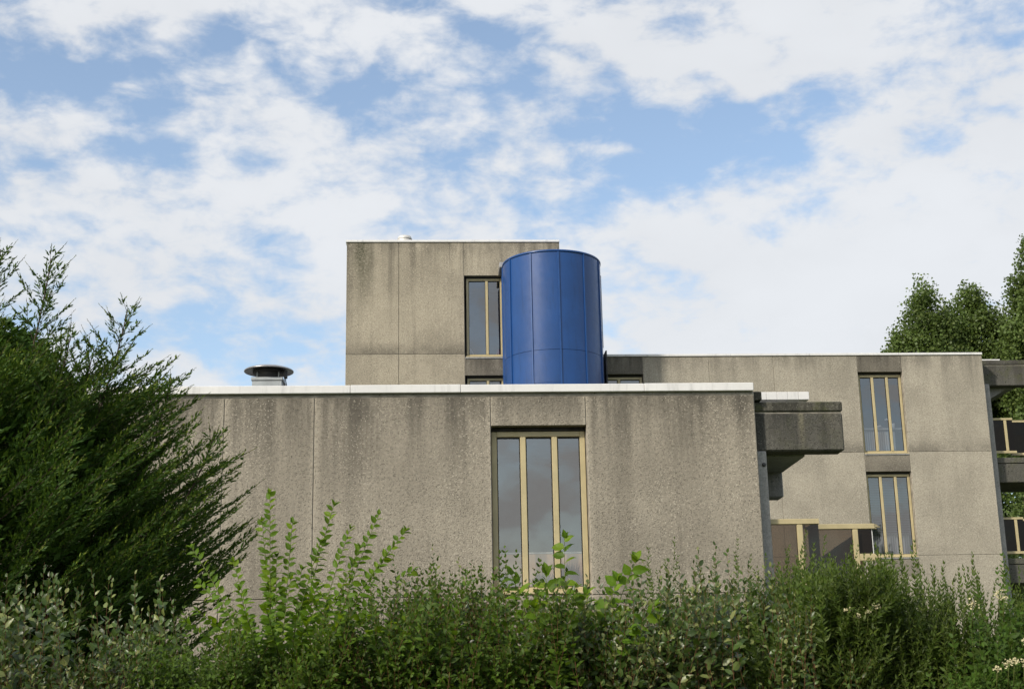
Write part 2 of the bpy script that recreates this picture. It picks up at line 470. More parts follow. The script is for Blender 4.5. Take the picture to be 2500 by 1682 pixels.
# ------------------------------------------------------------------ front block
fb = empty('concrete_building', (-1.2, 22.0, 0.0), 'low exposed-aggregate concrete building with white coping behind the hedge', 'building')
Y = 18.0
cols = [-6.60, -4.60, -2.655, -1.508, 0.757, 1.993, 4.215]
for i in range(6):
    a, b = cols[i], cols[i + 1]
    if i == 4:
        panel(fb, a, b, 5.262, 5.655, Y, M['front'])
        panel(fb, a, b, 0.05, 3.085, Y, M['front'])
    else:
        panel(fb, a, b, 3.095, 5.655, Y, M['front'])
        panel(fb, a, b, 0.05, 3.095, Y, M['front'])
    if i != 4:
        box('wall_core', a, b, Y + 0.012, Y + 0.30, 0.0, 5.68, M['joint'], fb)
    else:
        box('wall_core', a, b, Y + 0.012, Y + 0.30, 0.0, 3.10, M['joint'], fb)
        box('wall_core', a, b, Y + 0.012, Y + 0.30, 5.27, 5.68, M['joint'], fb)
box('top_strip', -6.60, 4.212, Y + 0.018, Y + 0.30, 5.655, 5.702, M['plain'], fb, 0.004)
win = window(fb, 0.765, 1.985, 3.15, 5.215, Y, [1.175, 1.585], gl='glass_front', fw=0.070, room_d=3.0)
cps = [-6.63, -3.9, -1.05, 0.372, 2.766, 4.207]
for a, b in zip(cps[:-1], cps[1:]):
    box('coping', a + 0.002, b - 0.002, Y - 0.045, Y + 0.30, 5.702, 5.808 + random.uniform(-.003, .003), M['coping'], fb, 0.006)
box('side_wall', 3.96, 4.205, 18.305, 26.0, 0.0, 5.70, M['plain'], fb)
box('side_wall', -6.60, -6.40, 18.305, 26.0, 0.0, 5.70, M['plain'], fb)
box('rear_wall', -6.60, 4.205, 26.005, 26.2, 0.0, 5.70, M['plain'], fb)
box('roof', -6.60, 4.205, 18.31, 26.2, 5.705, 5.76, M['roof'], fb)
# pillar in the shade of the corner
box('pillar', 4.222, 4.362, 18.14, 18.44, 0.0, 4.93, M['plain'], fb, 0.01)
lathe('round_plate', [(0.0, 0.0), (0.026, 0.0), (0.026, 0.012), (0.0, 0.012)], 0, 0, M['darkmetal'], fb, 16)
rp = bpy.data.objects['round_plate']
rp.rotation_euler = (rad(90), 0, 0)
rp.location = Vector((4.318, 18.135, 4.75)) - WL[fb]


def canopy(parent, x0, x1, xs, Y, zb, zt, lip_h, mat_b, mat_l, depth=1.9, cop=None, rear=True):
    cn = box('canopy_beam', x0, x1, Y, Y + 0.32, zb, zt, mat_b, parent, 0.018)
    box('beam_joint', x0 + 0.01, x1 - 0.012, Y + 0.014, Y + 0.34, zt - 0.001, zt + 0.021, M['joint'], cn)
    box('lip', x0 - 0.005, x1 + 0.006, Y - 0.012, Y + 0.36, zt + 0.021, zt + 0.021 + lip_h, mat_l, cn, 0.014)
    box('slab', x0, xs, Y + 0.322, Y + depth - 0.32, zb - 0.02, zt + 0.1, M['plain'], cn)
    if rear:
        box('rear_beam', x0, xs, Y + depth - 0.318, Y + depth, zb - 0.37, zt, M['plain'], cn, 0.015)
    if cop:
        k = 5
        for i in range(k):
            a = cop[0] + (cop[1] - cop[0]) * i / k
            b = cop[0] + (cop[1] - cop[0]) * (i + 1) / k
            box('coping', a + 0.0015, b - 0.0015, Y + 0.37, Y + 0.62, cop[2], cop[3], M['coping'], cn, 0.004)
    return cn


cn = canopy(fb, 4.240, 5.412, 4.955, 18.15, 4.933, 5.436, 0.130, M['beam'], M['lip'], cop=(4.36, 5.09, 5.70, 5.808))
box('upstand', 4.222, 4.335, 18.08, 18.5, 5.60, 5.715, M['lip'], cn, 0.008)

# balcony balustrade beside the corner: smoked glass in ochre rails
bal = box('balcony_slab', 4.365, 6.00, 18.34, 20.3, 2.72, 2.92, M['plain'], fb, 0.01)


def rail(name, x0, x1, y0, y1, z0, z1, p=None):
    return box(name, x0, x1, y0, y1, z0, z1, M['frame'], p or bal, 0.006)


rail('top_rail', 4.366, 5.03, 18.26, 18.34, 3.986, 4.056)
rail('post', 4.731, 4.807, 18.265, 18.335, 2.93, 3.984)
rail('bottom_rail', 4.366, 4.729, 18.27, 18.33, 2.93, 2.99)
rail('top_rail', 4.95, 5.03, 18.342, 18.80, 3.99, 4.052)


def pane(x0, x1, Yp, z0, z1, mat, p=None, name='pane'):
    return box(name, x0, x1, Yp, Yp + 0.01, z0, z1, mat, p or bal)


pane(4.370, 4.729, 18.295, 2.99, 3.984, M['smoked'])
pane(4.809, 5.022, 18.295, 2.94, 3.984, M['smoked'])
box('pane', 5.012, 5.022, 18.31, 18.80, 2.94, 3.988, M['smokedark'], bal)
rail('top_rail', 5.00, 5.93, 18.81, 18.89, 3.985, 4.055)
rail('post', 5.626, 5.698, 18.815, 18.885, 2.93, 3.983)
rail('bottom_rail', 5.70, 5.975, 18.82, 18.88, 3.56, 3.655)
pane(5.03, 5.624, 18.845, 2.94, 3.983, M['smoked'])
pane(5.700, 5.89, 18.845, 3.657, 3.983, M['smokedark'])
box('glass_edge', 5.892, 5.900, 18.842, 18.858, 3.657, 3.983, M['white'], bal)
# the split end of the weathered rail
for k, (dz, ln) in enumerate(((0.000, 0.03), (0.022, 0.075), (0.045, 0.045))):
    v = [(5.931, 18.815, 3.987 + dz), (5.931, 18.885, 3.987 + dz), (5.931, 18.885, 4.006 + dz), (5.931, 18.815, 4.006 + dz),
         (5.931 + ln, 18.83, 3.984 + dz), (5.931 + ln, 18.86, 3.984 + dz), (5.931 + ln, 18.86, 3.992 + dz), (5.931 + ln, 18.83, 3.992 + dz)]
    mk('splinter', v, [(0, 1, 2, 3), (4, 7, 6, 5), (0, 4, 5, 1), (1, 5, 6, 2), (2, 6, 7, 3), (3, 7, 4, 0)], M['frame'], bal)
# sloping timber screen and a board that stand on that balcony
ts = empty('timber_screen', (5.3, 19.4, 2.92), 'dark brown sloping timber screen seen through smoked balcony glass', 'screen')
pl = [(4.9, 2.92, 3.42), (5.05, 2.92, 3.50), (5.20, 2.92, 3.60), (5.35, 2.92, 3.69), (5.50, 2.92, 3.79), (5.65, 2.92, 3.88), (5.80, 2.92, 3.90)]
for (a, z0, z1), nx in zip(pl, [p_[0] for p_ in pl[1:]] + [5.92]):
    s = (z1 - 3.42) * 0.0
    v = [(a + 0.003, 19.38, z0), (nx - 0.003, 19.38, z0), (nx - 0.003, 19.38, z1 + 0.09), (a + 0.003, 19.38, z1)]
    v += [(x, 19.41, z) for x, _, z in v]
    mk('plank', v, [(0, 1, 2, 3), (7, 6, 5, 4), (0, 4, 5, 1), (1, 5, 6, 2), (2, 6, 7, 3), (3, 7, 4, 0)], M['wood'], ts)

# added panel and brown tufts standing in for a pale band and reflected plants
pn = empty('window_bench', (1.375, 19.0, 2.85), 'beige bench with white top edge inside the large front window', 'bench')
box('front_board', 0.5, 2.25, 18.36, 18.40, 2.86, 3.655, M['curtain'], pn)
box('top_board', 0.5, 2.25, 18.35, 18.8, 3.657, 3.677, M['white'], pn, 0.004)
for k, (gx, gw, gh) in enumerate(((0.93, 0.13, 0.30), (1.40, 0.12, 0.30), (1.73, 0.16, 0.42))):
    tuft = empty('dry_grass_pot', (gx, 18.29, 2.86), ['small brown dry grass tuft at the left of the large front window',
                 'brown dry grass tuft behind the middle pane of the large front window',
                 'tall brown dry grass tuft at the right of the large front window'][k], 'dry plant', 'dry plants inside the large front window')
    lathe('pot', [(0.0, 2.86), (0.035, 2.86), (0.05, 3.14), (0.04, 3.14), (0.03, 2.9)], gx, 18.29, M['wood'], tuft, 18)
    vs, fs = [], []
    for q in range(260):
        a, d = random.gauss(0, gw * 0.45), random.gauss(0, 0.012)
        h = gh * random.uniform(0.6, 1.1)
        bx = gx + a * 0.35
        i0 = len(vs)
        vs += [(bx - 0.005, 18.29 + d * 0.5, 3.1), (bx + 0.005, 18.29 + d * 0.5, 3.1), (gx + a + 0.006, 18.29 + d, 3.1 + h * 0.7), (gx + a * 1.3, 18.29 + d * 1.4, 3.1 + h)]
        fs += [(i0, i0 + 1, i0 + 2), (i0, i0 + 2, i0 + 3)]
    mk('blades', vs, fs, M['brush'], tuft, kind='stuff')

# ------------------------------------------------------------------ rear building: tall bay on the left, long wing on the right
rb = empty('apartment_building', (6.0, 43.0, 0.0), 'three-storey concrete building with taller left bay rising behind the low block', 'building')
Y = 37.5
rows = [(0.05, 2.83), (2.83, 5.63), (5.63, 8.43), (8.43, 11.14)]
tw = rows[:3] + [(8.43, 11.235), (11.235, 14.435)]
for a, b in ((-2.335, -0.895), (-0.895, 0.90)):
    for z0, z1 in tw:
        panel(rb, a, b, z0, z1, Y, M['tower'])
    box('wall_core', a + 0.005, b, Y + 0.012, Y + 0.30, 0, 14.44, M['joint'], rb)
panel(rb, 0.90, 3.564, 13.463, 14.435, Y, M['tower'])
panel(rb, 0.90, 1.97, 10.63, 11.09, Y, M['sillc'])
panel(rb, 0.90, 1.97, 7.88, 8.34, Y, M['sillc'])
panel(rb, 0.90, 1.97, 0.05, 7.88, Y, M['tower'])
box('ledge', 0.905, 1.965, Y - 0.015, Y + 0.14, 11.095, 11.15, M['plain'], rb, 0.01)
box('wall_core', 0.90, 1.97, Y + 0.012, Y + 0.30, 13.5, 14.44, M['joint'], rb)
box('wall_core', 0.90, 1.97, Y + 0.012, Y + 0.30, 10.65, 11.12, M['joint'], rb)
box('wall_core', 0.90, 1.97, Y + 0.012, Y + 0.30, 0.0, 8.36, M['joint'], rb)
box('wall_core', 1.97, 3.56, Y + 0.012, Y + 0.30, 0.0, 14.44, M['joint'], rb)
box('wall_core', 3.56, 4.70, Y + 0.012, Y + 0.30, 0.0, 11.14, M['joint'], rb)
panel(rb, 1.97, 3.564, 0.05, 13.463, Y, M['tower'])
panel(rb, 3.564, 4.70, 0.05, 11.13, Y, M['rear'])
w_a = window(rb, 0.955, 1.96, 11.19, 13.42, Y, [1.525])
w_b = window(rb, 0.955, 1.96, 8.45, 10.585, Y, [1.525])
# bay next to the stair tower
panel(rb, 4.70, 5.757, 10.64, 11.13, Y, M['sillc'])
panel(rb, 4.70, 5.757, 0.05, 8.36, Y, M['rear'])
box('wall_core', 4.70, 5.757, Y + 0.012, Y + 0.30, 10.66, 11.13, M['joint'], rb)
box('wall_core', 4.70, 5.757, Y + 0.012, Y + 0.30, 0.0, 8.36, M['joint'], rb)
w_c = window(rb, 4.715, 5.742, 8.45, 10.59, Y, [5.10])
for a, b in ((5.757, 7.58), (7.58, 9.368), (9.368, 11.71), (12.95, 15.24)):
    for z0, z1 in rows:
        panel(rb, a, b, z0, min(z1, 11.13), Y, M['rear'])
    box('wall_core', a, b, Y + 0.012, Y + 0.30, 0, 11.13, M['joint'], rb)
panel(rb, 11.71, 12.95, 10.66, 11.13, Y, M['sillc'])
panel(rb, 11.71, 12.95, 7.89, 8.33, Y, M['sillc'])
panel(rb, 11.71, 12.95, 5.09, 5.53, Y, M['sillc'])
panel(rb, 11.71, 12.95, 0.05, 5.09, Y, M['rear'])
for z0, z1 in ((10.68, 11.13), (7.91, 8.35), (0.0, 5.55)):
    box('wall_core', 11.71, 12.95, Y + 0.012, Y + 0.30, z0, z1, M['joint'], rb)
for zz in (8.335, 5.535):
    box('ledge', 11.715, 12.945, Y - 0.012, Y + 0.14, zz + 0.003, zz + 0.045, M['plain'], rb, 0.008)
w_d = window(rb, 11.72, 12.94, 8.42, 10.61, Y, [12.13, 12.54])
w_e = window(rb, 11.72, 12.94, 5.62, 7.84, Y, [12.13, 12.54])
# copings
for a, b in ((-2.36, -1.9), (-1.9, 1.15), (1.15, 3.572)):
    box('coping', a + 0.003, b - 0.003, Y - 0.03, Y + 0.3, 14.437, 14.50, M['coping'], rb, 0.005)
for a, b in ((3.60, 5.9), (5.9, 8.2), (8.2, 10.4), (10.4, 12.9), (12.9, 15.25)):
    box('coping', a + 0.003, b - 0.003, Y - 0.03, Y + 0.3, 11.135, 11.198, M['coping'], rb, 0.005)
box('side_wall', -2.33, -2.13, Y + 0.305, 46.0, 0, 14.43, M['tower'], rb)
box('side_wall', 3.36, 3.56, Y + 0.305, 46.0, 11.0, 14.43, M['tower'], rb)
box('side_wall', 15.03, 15.235, Y + 0.305, 46.0, 0, 11.12, M['rear'], rb)
box('rear_wall', -2.33, 15.235, 46.005, 46.2, 0, 11.12, M['plain'], rb)
box('rear_wall', -2.33, 3.56, 46.005, 46.2, 11.13, 14.43, M['plain'], rb)
box('roof', -2.32, 3.55, Y + 0.31, 46.1, 14.36, 14.42, M['roof'], rb)
box('roof', 3.57, 15.22, Y + 0.31, 46.1, 11.05, 11.11, M['roof'], rb)

# galleries at the right end of the wing
cn1 = canopy(rb, 15.30, 18.6, 16.4, 38.0, 10.37, 10.95, 0.13, M['beamrear'], M['beamrear'], depth=2.2, cop=(15.53, 16.11, 11.10, 11.225), rear=False)
# haunch under the roof beam
v = [(15.30, 38.33, 10.35), (16.2, 38.33, 10.35), (15.30, 38.33, 9.85), (15.30, 40.2, 10.35), (16.2, 40.2, 10.35), (15.30, 40.2, 9.85)]
mk('haunch', v, [(0, 2, 1), (3, 4, 5), (0, 1, 4, 3), (1, 2, 5, 4), (2, 0, 3, 5)], M['plain'], cn1)
box('pillar', 15.25, 15.46, 37.72, 38.3, 0.0, 10.35, M['plain'], rb, 0.012)
for zb, zt in ((7.64, 8.165), (4.9, 5.40)):
    sl = box('gallery_slab', 15.47, 18.6, 38.0, 39.8, zb, zt, M['beamrear'], rb, 0.015)
    box('lip', 15.463, 18.62, 37.985, 39.8, zt + 0.012, zt + 0.165, M['beamrear'], sl, 0.012)
    z0, z1 = zt + 0.29, zt + 1.285
    for (a, b, yy, top) in ((15.50, 16.13, 38.02, z1), (16.14, 18.6, 38.35, z1 + 0.0)):
        rail('top_rail', a, b, yy, yy + 0.07, top - 0.06, top, sl)
        rail('bottom_rail', a - 0.0, b + 0.03, yy - 0.01, yy + 0.07, z0, z0 + 0.07, sl)
        px = [a + 0.38] if b < 17 else [a + 0.5, a + 1.1, a + 1.7]
        for q in px:
            rail('post', q, q + 0.075, yy + 0.002, yy + 0.068, z0 + 0.072, top - 0.062, sl)
        xs = [a] + [t for q in px for t in (q, q + 0.075)] + [b]
        for i in range(0, len(xs), 2):
            pane(xs[i] + 0.002, xs[i + 1] - 0.002, yy + 0.03, z0 + 0.072, top - 0.062, M['smokedark'], sl)


# small things behind the glass of the wing
def radiator(x0, x1, Yr, z0, z1, label):
    r = empty('radiator', ((x0 + x1) / 2, Yr, z0), label, 'radiator', 'radiators under the wing windows')
    n = int((x1 - x0) / 0.062)
    for i in range(n):
        a = x0 + (x1 - x0) * i / n
        box('fin', a, a + 0.042, Yr, Yr + 0.09, z0, z1, M['white'], r, 0.01)


radiator(11.80, 12.74, 37.86, 8.48, 9.06, 'white ribbed radiator behind the upper window of the wing')
radiator(11.76, 12.90, 37.92, 5.70, 6.28, 'white ribbed radiator behind the lower window of the wing')
box('window_shelf', 11.5, 13.1, 37.82, 38.2, 9.12, 9.15, M['white'])
sh = bpy.data.objects['window_shelf']
sh['label'] = 'white shelf above the radiator in the upper wing window'
sh['category'] = 'shelf'
vs, fs = [], []
for i in range(14):
    for j in range(7):
        u, w_ = i / 13, j / 6
        h = 0.10 * math.sin(math.pi * u) * (0.4 + 0.6 * math.sin(math.pi * w_)) * random.uniform(0.6, 1.3)
        vs.append((12.14 + 0.40 * u, 37.88 + 0.24 * w_, 9.152 + h))
for i in range(13):
    for j in range(6):
        a = i * 7 + j
        fs.append((a, a + 1, a + 8, a + 7))
cl_ = mk('crumpled_cloth', vs, fs, M['cloth'])
cl_['label'] = 'crumpled white cloth lying on the shelf in the upper wing window'
cl_['category'] = 'cloth'
pt = empty('flower_pot', (12.72, 38.0, 9.15), 'white flower pot with a pale orchid in the upper wing window', 'flower pot')
lathe('pot', [(0.0, 9.152), (0.055, 9.152), (0.07, 9.31), (0.06, 9.31), (0.05, 9.2)], 12.72, 38.0, M['white'], pt, 18)
tube('stem', [(12.72, 38, 9.28), (12.70, 38, 9.38), (12.62, 38, 9.45), (12.55, 38, 9.43)], [.006, .005, .004, .003], M['greenstem'], pt, 5)
for k in range(5):
    cx, cz = 12.52 + 0.035 * k, 9.42 + 0.02 * math.sin(k * 1.7)
    vs = [(cx, 37.985, cz)] + [(cx + 0.028 * math.cos(t * 1.2566), 37.975, cz + 0.028 * math.sin(t * 1.2566)) for t in range(5)]
    mk('blossom', vs, [(0, a + 1, (a + 1) % 5 + 1) for a in range(5)], M['cloth'], pt)
# blinds of the lower wing window
bl = empty('venetian_blind', (12.33, 37.86, 7.78), 'grey venetian blind lowered behind the lower wing window', 'blind')
for k in range(34):
    z = 7.74 - k * 0.046
    v = [(11.74, 37.86, z), (12.92, 37.86, z), (12.92, 37.90, z + 0.026), (11.74, 37.90, z + 0.026)]
    mk('slat', v, [(0, 1, 2, 3)], M['blind'], bl)
# tower window: leaning white board and a red canister
for (nm, v0, v1, lab, cat, r) in (('leaning_pole', (1.04, 37.95, 11.0), (1.04, 38.0, 12.13), 'white upright pole at the left of the upper bay window', 'pole', 0.022),
                                  ('ladder_rail', (1.05, 37.95, 11.52), (1.26, 38.0, 11.1), 'pale sloping rail low in the upper bay window', 'rail', 0.018)):
    o = tube(nm, [v0, v1], [r, r], M['white'], None, 8)
    o['label'] = lab
    o['category'] = cat
cn_ = lathe('red_canister', [(0.0, 11.05), (0.07, 11.05), (0.075, 11.1), (0.075, 11.36), (0.04, 11.42), (0.025, 11.5), (0.0, 11.5)], 1.84, 38.0, M['red'], None, 20)
cn_['label'] = 'red canister standing low in the upper bay window'
cn_['category'] = 'canister'

# ------------------------------------------------------------------ blue stair tower
CX, CY, R = 3.235, 36.5, 1.315
st = empty('stair_tower', (CX, CY, 0), 'glossy blue sheet-metal cylinder tower standing against the concrete building', 'tower')
edges = [-93, -61, -29, 3, 35, 67, 99, 131, 163, 195, 227, 267]      # seam angles, measured from the camera side


def arc(a0, a1, z0, z1, r0, r1, n=10):
    vs, fs = [], []
    for i in range(n + 1):
        a = rad(a0 + (a1 - a0) * i / n)
        sx, sy = math.sin(a), -math.cos(a)
        for r, z in ((r1, z0), (r1, z1), (r0, z1), (r0, z0)):
            vs.append((CX + r * sx, CY + r * sy, z))
    for i in range(n):
        for k in range(4):
            a, b = i * 4 + k, i * 4 + (k + 1) % 4
            fs.append((a, a + 4, b + 4, b))
    fs += [(0, 1, 2, 3), (n * 4 + 3, n * 4 + 2, n * 4 + 1, n * 4)]
    return vs, fs


lathe('core', [(0.0, 0.0), (R - 0.05, 0.0), (R - 0.05, 13.36), (0.0, 13.36)], CX, CY, M['darkmetal'], st, 48)


def bent(name, a0, a1, z0, z1, r0, r1, mat, n=12):
    v, f = arc(a0, a1, z0, z1, r0, r1, n)
    o = mk(name, v, f, mat, st)
    o.data.polygons.foreach_set('use_smooth', [i < n * 4 for i in range(len(o.data.polygons))])
    o.data.set_sharp_from_angle(angle=rad(40))
    return o


for a0, a1 in zip(edges[:-1], edges[1:]):
    for z0, z1 in ((0.02, 5.1), (5.105, 10.755), (10.765, 13.385)):
        bent('sheet_panel', a0 + 0.30, a1 - 0.30, z0, z1, R - 0.045, R, M['blue'])
    bent('seam', a0 - 0.75, a0 + 0.75, 0.02, 13.385, R - 0.04, R + 0.028, M['bluerib'], 2)
bent('patch_panel', -28.2, 2.2, 9.9, 10.34, R + 0.001, R + 0.006, M['blue'])
lathe('rim', [(R - 0.06, 13.392), (R + 0.014, 13.392), (R + 0.018, 13.43), (R + 0.004, 13.452), (R - 0.06, 13.455), (0.0, 13.50)], CX, CY, M['blue'], st, 96)
box('flank', 1.925, 1.965, 36.75, 37.48, 0.05, 13.42, M['bluerib'], st)
box('flank', 4.655, 4.690, 36.75, 37.48, 0.05, 11.12, M['darkmetal'], st)
box('flank_cap', 1.845, 1.975, 36.7, 37.49, 13.44, 13.60, M['lead'], st, 0.02)
box('flashing', 4.548, 4.585, 36.75, 37.2, 11.2, 13.22, M['lead'], st)
box('flashing', 4.587, 4.605, 36.75, 37.2, 11.2, 13.22, M['darkmetal'], st)

# ------------------------------------------------------------------ roof fittings
vt = empty('roof_ventilator', (-2.395, 20.5, 5.76), 'mushroom roof ventilator with dark underside on the low white-edged roof', 'ventilator')
vx, vy = -2.395, 20.5
box('curb', vx - 0.215, vx + 0.215, vy - 0.215, vy + 0.215, 5.762, 6.43, M['galv'], vt, 0.006)
box('flange', vx - 0.228, vx + 0.228, vy - 0.228, vy + 0.228, 6.432, 6.482, M['galv'], vt, 0.006)
lathe('throat', [(0.165, 6.484), (0.175, 6.484), (0.185, 6.50), (0.17, 6.52), (0.172, 6.58), (0.19, 6.60), (0.0, 6.60)], vx, vy, M['darkmetal'], vt, 36)
lathe('cap', [(0.0, 6.622), (0.2, 6.622), (0.335, 6.612), (0.352, 6.604), (0.361, 6.608), (0.362, 6.620), (0.345, 6.634), (0.26, 6.662), (0.15, 6.684), (0.0, 6.692)], vx, vy, M['alu'], vt, 56)
lathe('motor', [(0.0, 6.585), (0.235, 6.585), (0.235, 6.618), (0.0, 6.62)], vx, vy, M['darkmetal'], vt, 36)
for a in (35, 145, 215, 325):
    box('stay', vx + 0.19 * math.cos(rad(a)) - 0.008, vx + 0.19 * math.cos(rad(a)) + 0.008, vy + 0.19 * math.sin(rad(a)) - 0.008, vy + 0.19 * math.sin(rad(a)) + 0.008, 6.483, 6.64, M['galv'], vt)
box('switch_box', vx + 0.235, vx + 0.285, vy - 0.16, vy - 0.10, 6.48, 6.60, M['darkmetal'], vt, 0.006)
tube('cable', [(vx + 0.262, vy - 0.13, 6.48), (vx + 0.262, vy - 0.13, 6.44), (vx + 0.275, vy - 0.13, 6.38), (vx + 0.285, vy - 0.12, 6.2), (vx + 0.30, vy - 0.1, 5.765)], [.008] * 5, M['darkmetal'], vt, 6)
tube('cable', [(vx + 0.245, vy - 0.13, 6.49), (vx + 0.243, vy - 0.13, 6.40), (vx + 0.25, vy - 0.12, 6.2), (vx + 0.25, vy - 0.1, 5.765)], [.006] * 4, M['darkmetal'], vt, 6)
fc = empty('flue_cap', (-0.765, 38.6, 14.42), 'small pale metal flue cap on the roof of the tall bay', 'flue')
lathe('collar', [(0.0, 14.421), (0.21, 14.421), (0.21, 14.86), (0.2, 14.88), (0.0, 14.88)], -0.765, 38.6, M['zinc'], fc, 36)
lathe('hood', [(0.0, 14.882), (0.205, 14.882), (0.21, 14.90), (0.18, 14.975), (0.12, 14.99), (0.0, 14.995)], -0.755, 38.6, M['zinc'], fc, 36)

# ------------------------------------------------------------------ vegetation helpers
# leaf outlines: (x across, y along, z lift); base at the origin, tip at y = 1
LEAF = {
    'oval': ([(0, 0, 0), (-.23, .30, .05), (0, .33, 0), (.23, .30, .05), (-.20, .68, .02), (0, .70, -.05), (.20, .68, .02), (0, 1, -.14)],
             [(0, 2, 1), (0, 3, 2), (1, 2, 5, 4), (2, 3, 6, 5), (4, 5, 7), (5, 6, 7)]),
    'lance': ([(0, 0, 0), (-.16, .38, .03), (0, .40, -.01), (.16, .38, .03), (0, 1, -.10)],
              [(0, 2, 1), (0, 3, 2), (1, 2, 4), (2, 3, 4)]),
    'broad': ([(0, 0, 0), (-.30, .22, .07), (0, .28, 0), (.30, .22, .07), (-.34, .52, .06), (0, .58, -.05), (.34, .52, .06),
               (-.19, .80, 0), (0, .84, -.11), (.19, .80, 0), (0, 1.05, -.22)],
              [(0, 2, 1), (0, 3, 2), (1, 2, 5, 4), (2, 3, 6, 5), (4, 5, 8, 7), (5, 6, 9, 8), (7, 8, 10), (8, 9, 10)]),
    'tree': ([(0, 0, 0), (-.42, .45, .08), (.42, .45, .08), (0, 1, -.1)], [(0, 2, 3, 1)]),
}


def nrm(a):
    return a / np.maximum(np.linalg.norm(a, axis=-1, keepdims=True), 1e-9)


class Leaves:
    """collects leaf placements (position, direction, normal, length, width factor)"""

    def __init__(s):
        s.P, s.D, s.U, s.L, s.Wd = [], [], [], [], []

    def add(s, p, d, u, l, w=1.0):
        s.P.append(p)
        s.D.append(d)
        s.U.append(u)
        s.L.append(l)
        s.Wd.append(w)

    def add_many(s, p, d, u, l, w):
        s.P.extend(p)
        s.D.extend(d)
        s.U.extend(u)
        s.L.extend(l)
        s.Wd.extend(w)

    def arrays(s):
        P, D, U = np.array(s.P), nrm(np.array(s.D)), np.array(s.U)
        X = nrm(np.cross(D, U))
        Z = np.cross(X, D)
        return P, X, D, Z, np.array(s.L), np.array(s.Wd)


def leaf_mesh(name, arrs, kind, mat, parent, stuff=True, label=None):
    P, X, D, Z, L, Wd = arrs
    tv, tf = LEAF[kind]
    tv = np.array(tv, dtype=np.float64)
    n, k = len(P), len(tv)
    V = (P[:, None, :] + L[:, None, None] * (tv[None, :, 0:1] * Wd[:, None, None] * X[:, None, :]
                                            + tv[None, :, 1:2] * D[:, None, :] + tv[None, :, 2:3] * Z[:, None, :])).reshape(-1, 3)
    return bulk(name, V, tf, n, k, mat, parent, stuff, label)


def bulk(name, V, tf, n, k, mat, parent, stuff=True, label=None, rnd=None):
    c = (V.min(0) + V.max(0)) / 2
    me = bpy.data.meshes.new(name)
    me.vertices.add(len(V))
    me.vertices.foreach_set('co', (V - c).astype(np.float32).ravel())
    sizes = np.array([len(f) for f in tf])
    flat = np.concatenate([np.array(f) for f in tf])
    loops = (flat[None, :] + (np.arange(n) * k)[:, None]).ravel()
    tot = np.tile(sizes, n)
    me.loops.add(len(loops))
    me.loops.foreach_set('vertex_index', loops.astype(np.int32))
    me.polygons.add(len(tot))
    me.polygons.foreach_set('loop_start', np.concatenate([[0], np.cumsum(tot)[:-1]]).astype(np.int32))
    me.polygons.foreach_set('loop_total', tot.astype(np.int32))
    me.update(calc_edges=True)
    at = me.attributes.new('rnd', 'FLOAT', 'POINT')
    at.data.foreach_set('value', np.repeat(rng.random(n) if rnd is None else rnd, k).astype(np.float32))
    me.materials.append(mat)
    o = link(name, me, Vector(c), parent, label, 'stuff' if stuff else None)
    return o


PROTO = {}


def leaf_objects(arrs, kind, mat, parent):
    key = (kind, mat.name)
    if key not in PROTO:
        tv, tf = LEAF[kind]
        me = bpy.data.meshes.new('leaf')
        me.from_pydata(tv, [], tf)
        me.materials.append(mat)
        PROTO[key] = me
    me = PROTO[key]
    P, X, D, Z, L, Wd = arrs
    for i in range(len(P)):
        o = bpy.data.objects.new('leaf', me)
        COL.objects.link(o)
        o.parent = parent
        m4 = Matrix.Identity(4)
        for r in range(3):
            m4[r][0], m4[r][1], m4[r][2] = X[i][r] * L[i] * Wd[i], D[i][r] * L[i], Z[i][r] * L[i]
            m4[r][3] = P[i][r] - WL[parent][r]
        o.matrix_local = m4


def curve(p0, d0, length, n=8, up=0.0, wob=0.04):
    """points of a shoot that starts along d0, bending towards +z by `up`"""
    p = np.array(p0, dtype=float)
    d = np.array(d0, dtype=float)
    d /= np.linalg.norm(d)
    pts = [p.copy()]
    for i in range(n):
        d = d + np.array([random.gauss(0, wob), random.gauss(0, wob), up / n])
        d /= np.linalg.norm(d)
        p = p + d * length / n
        pts.append(p.copy())
    return np.array(pts)


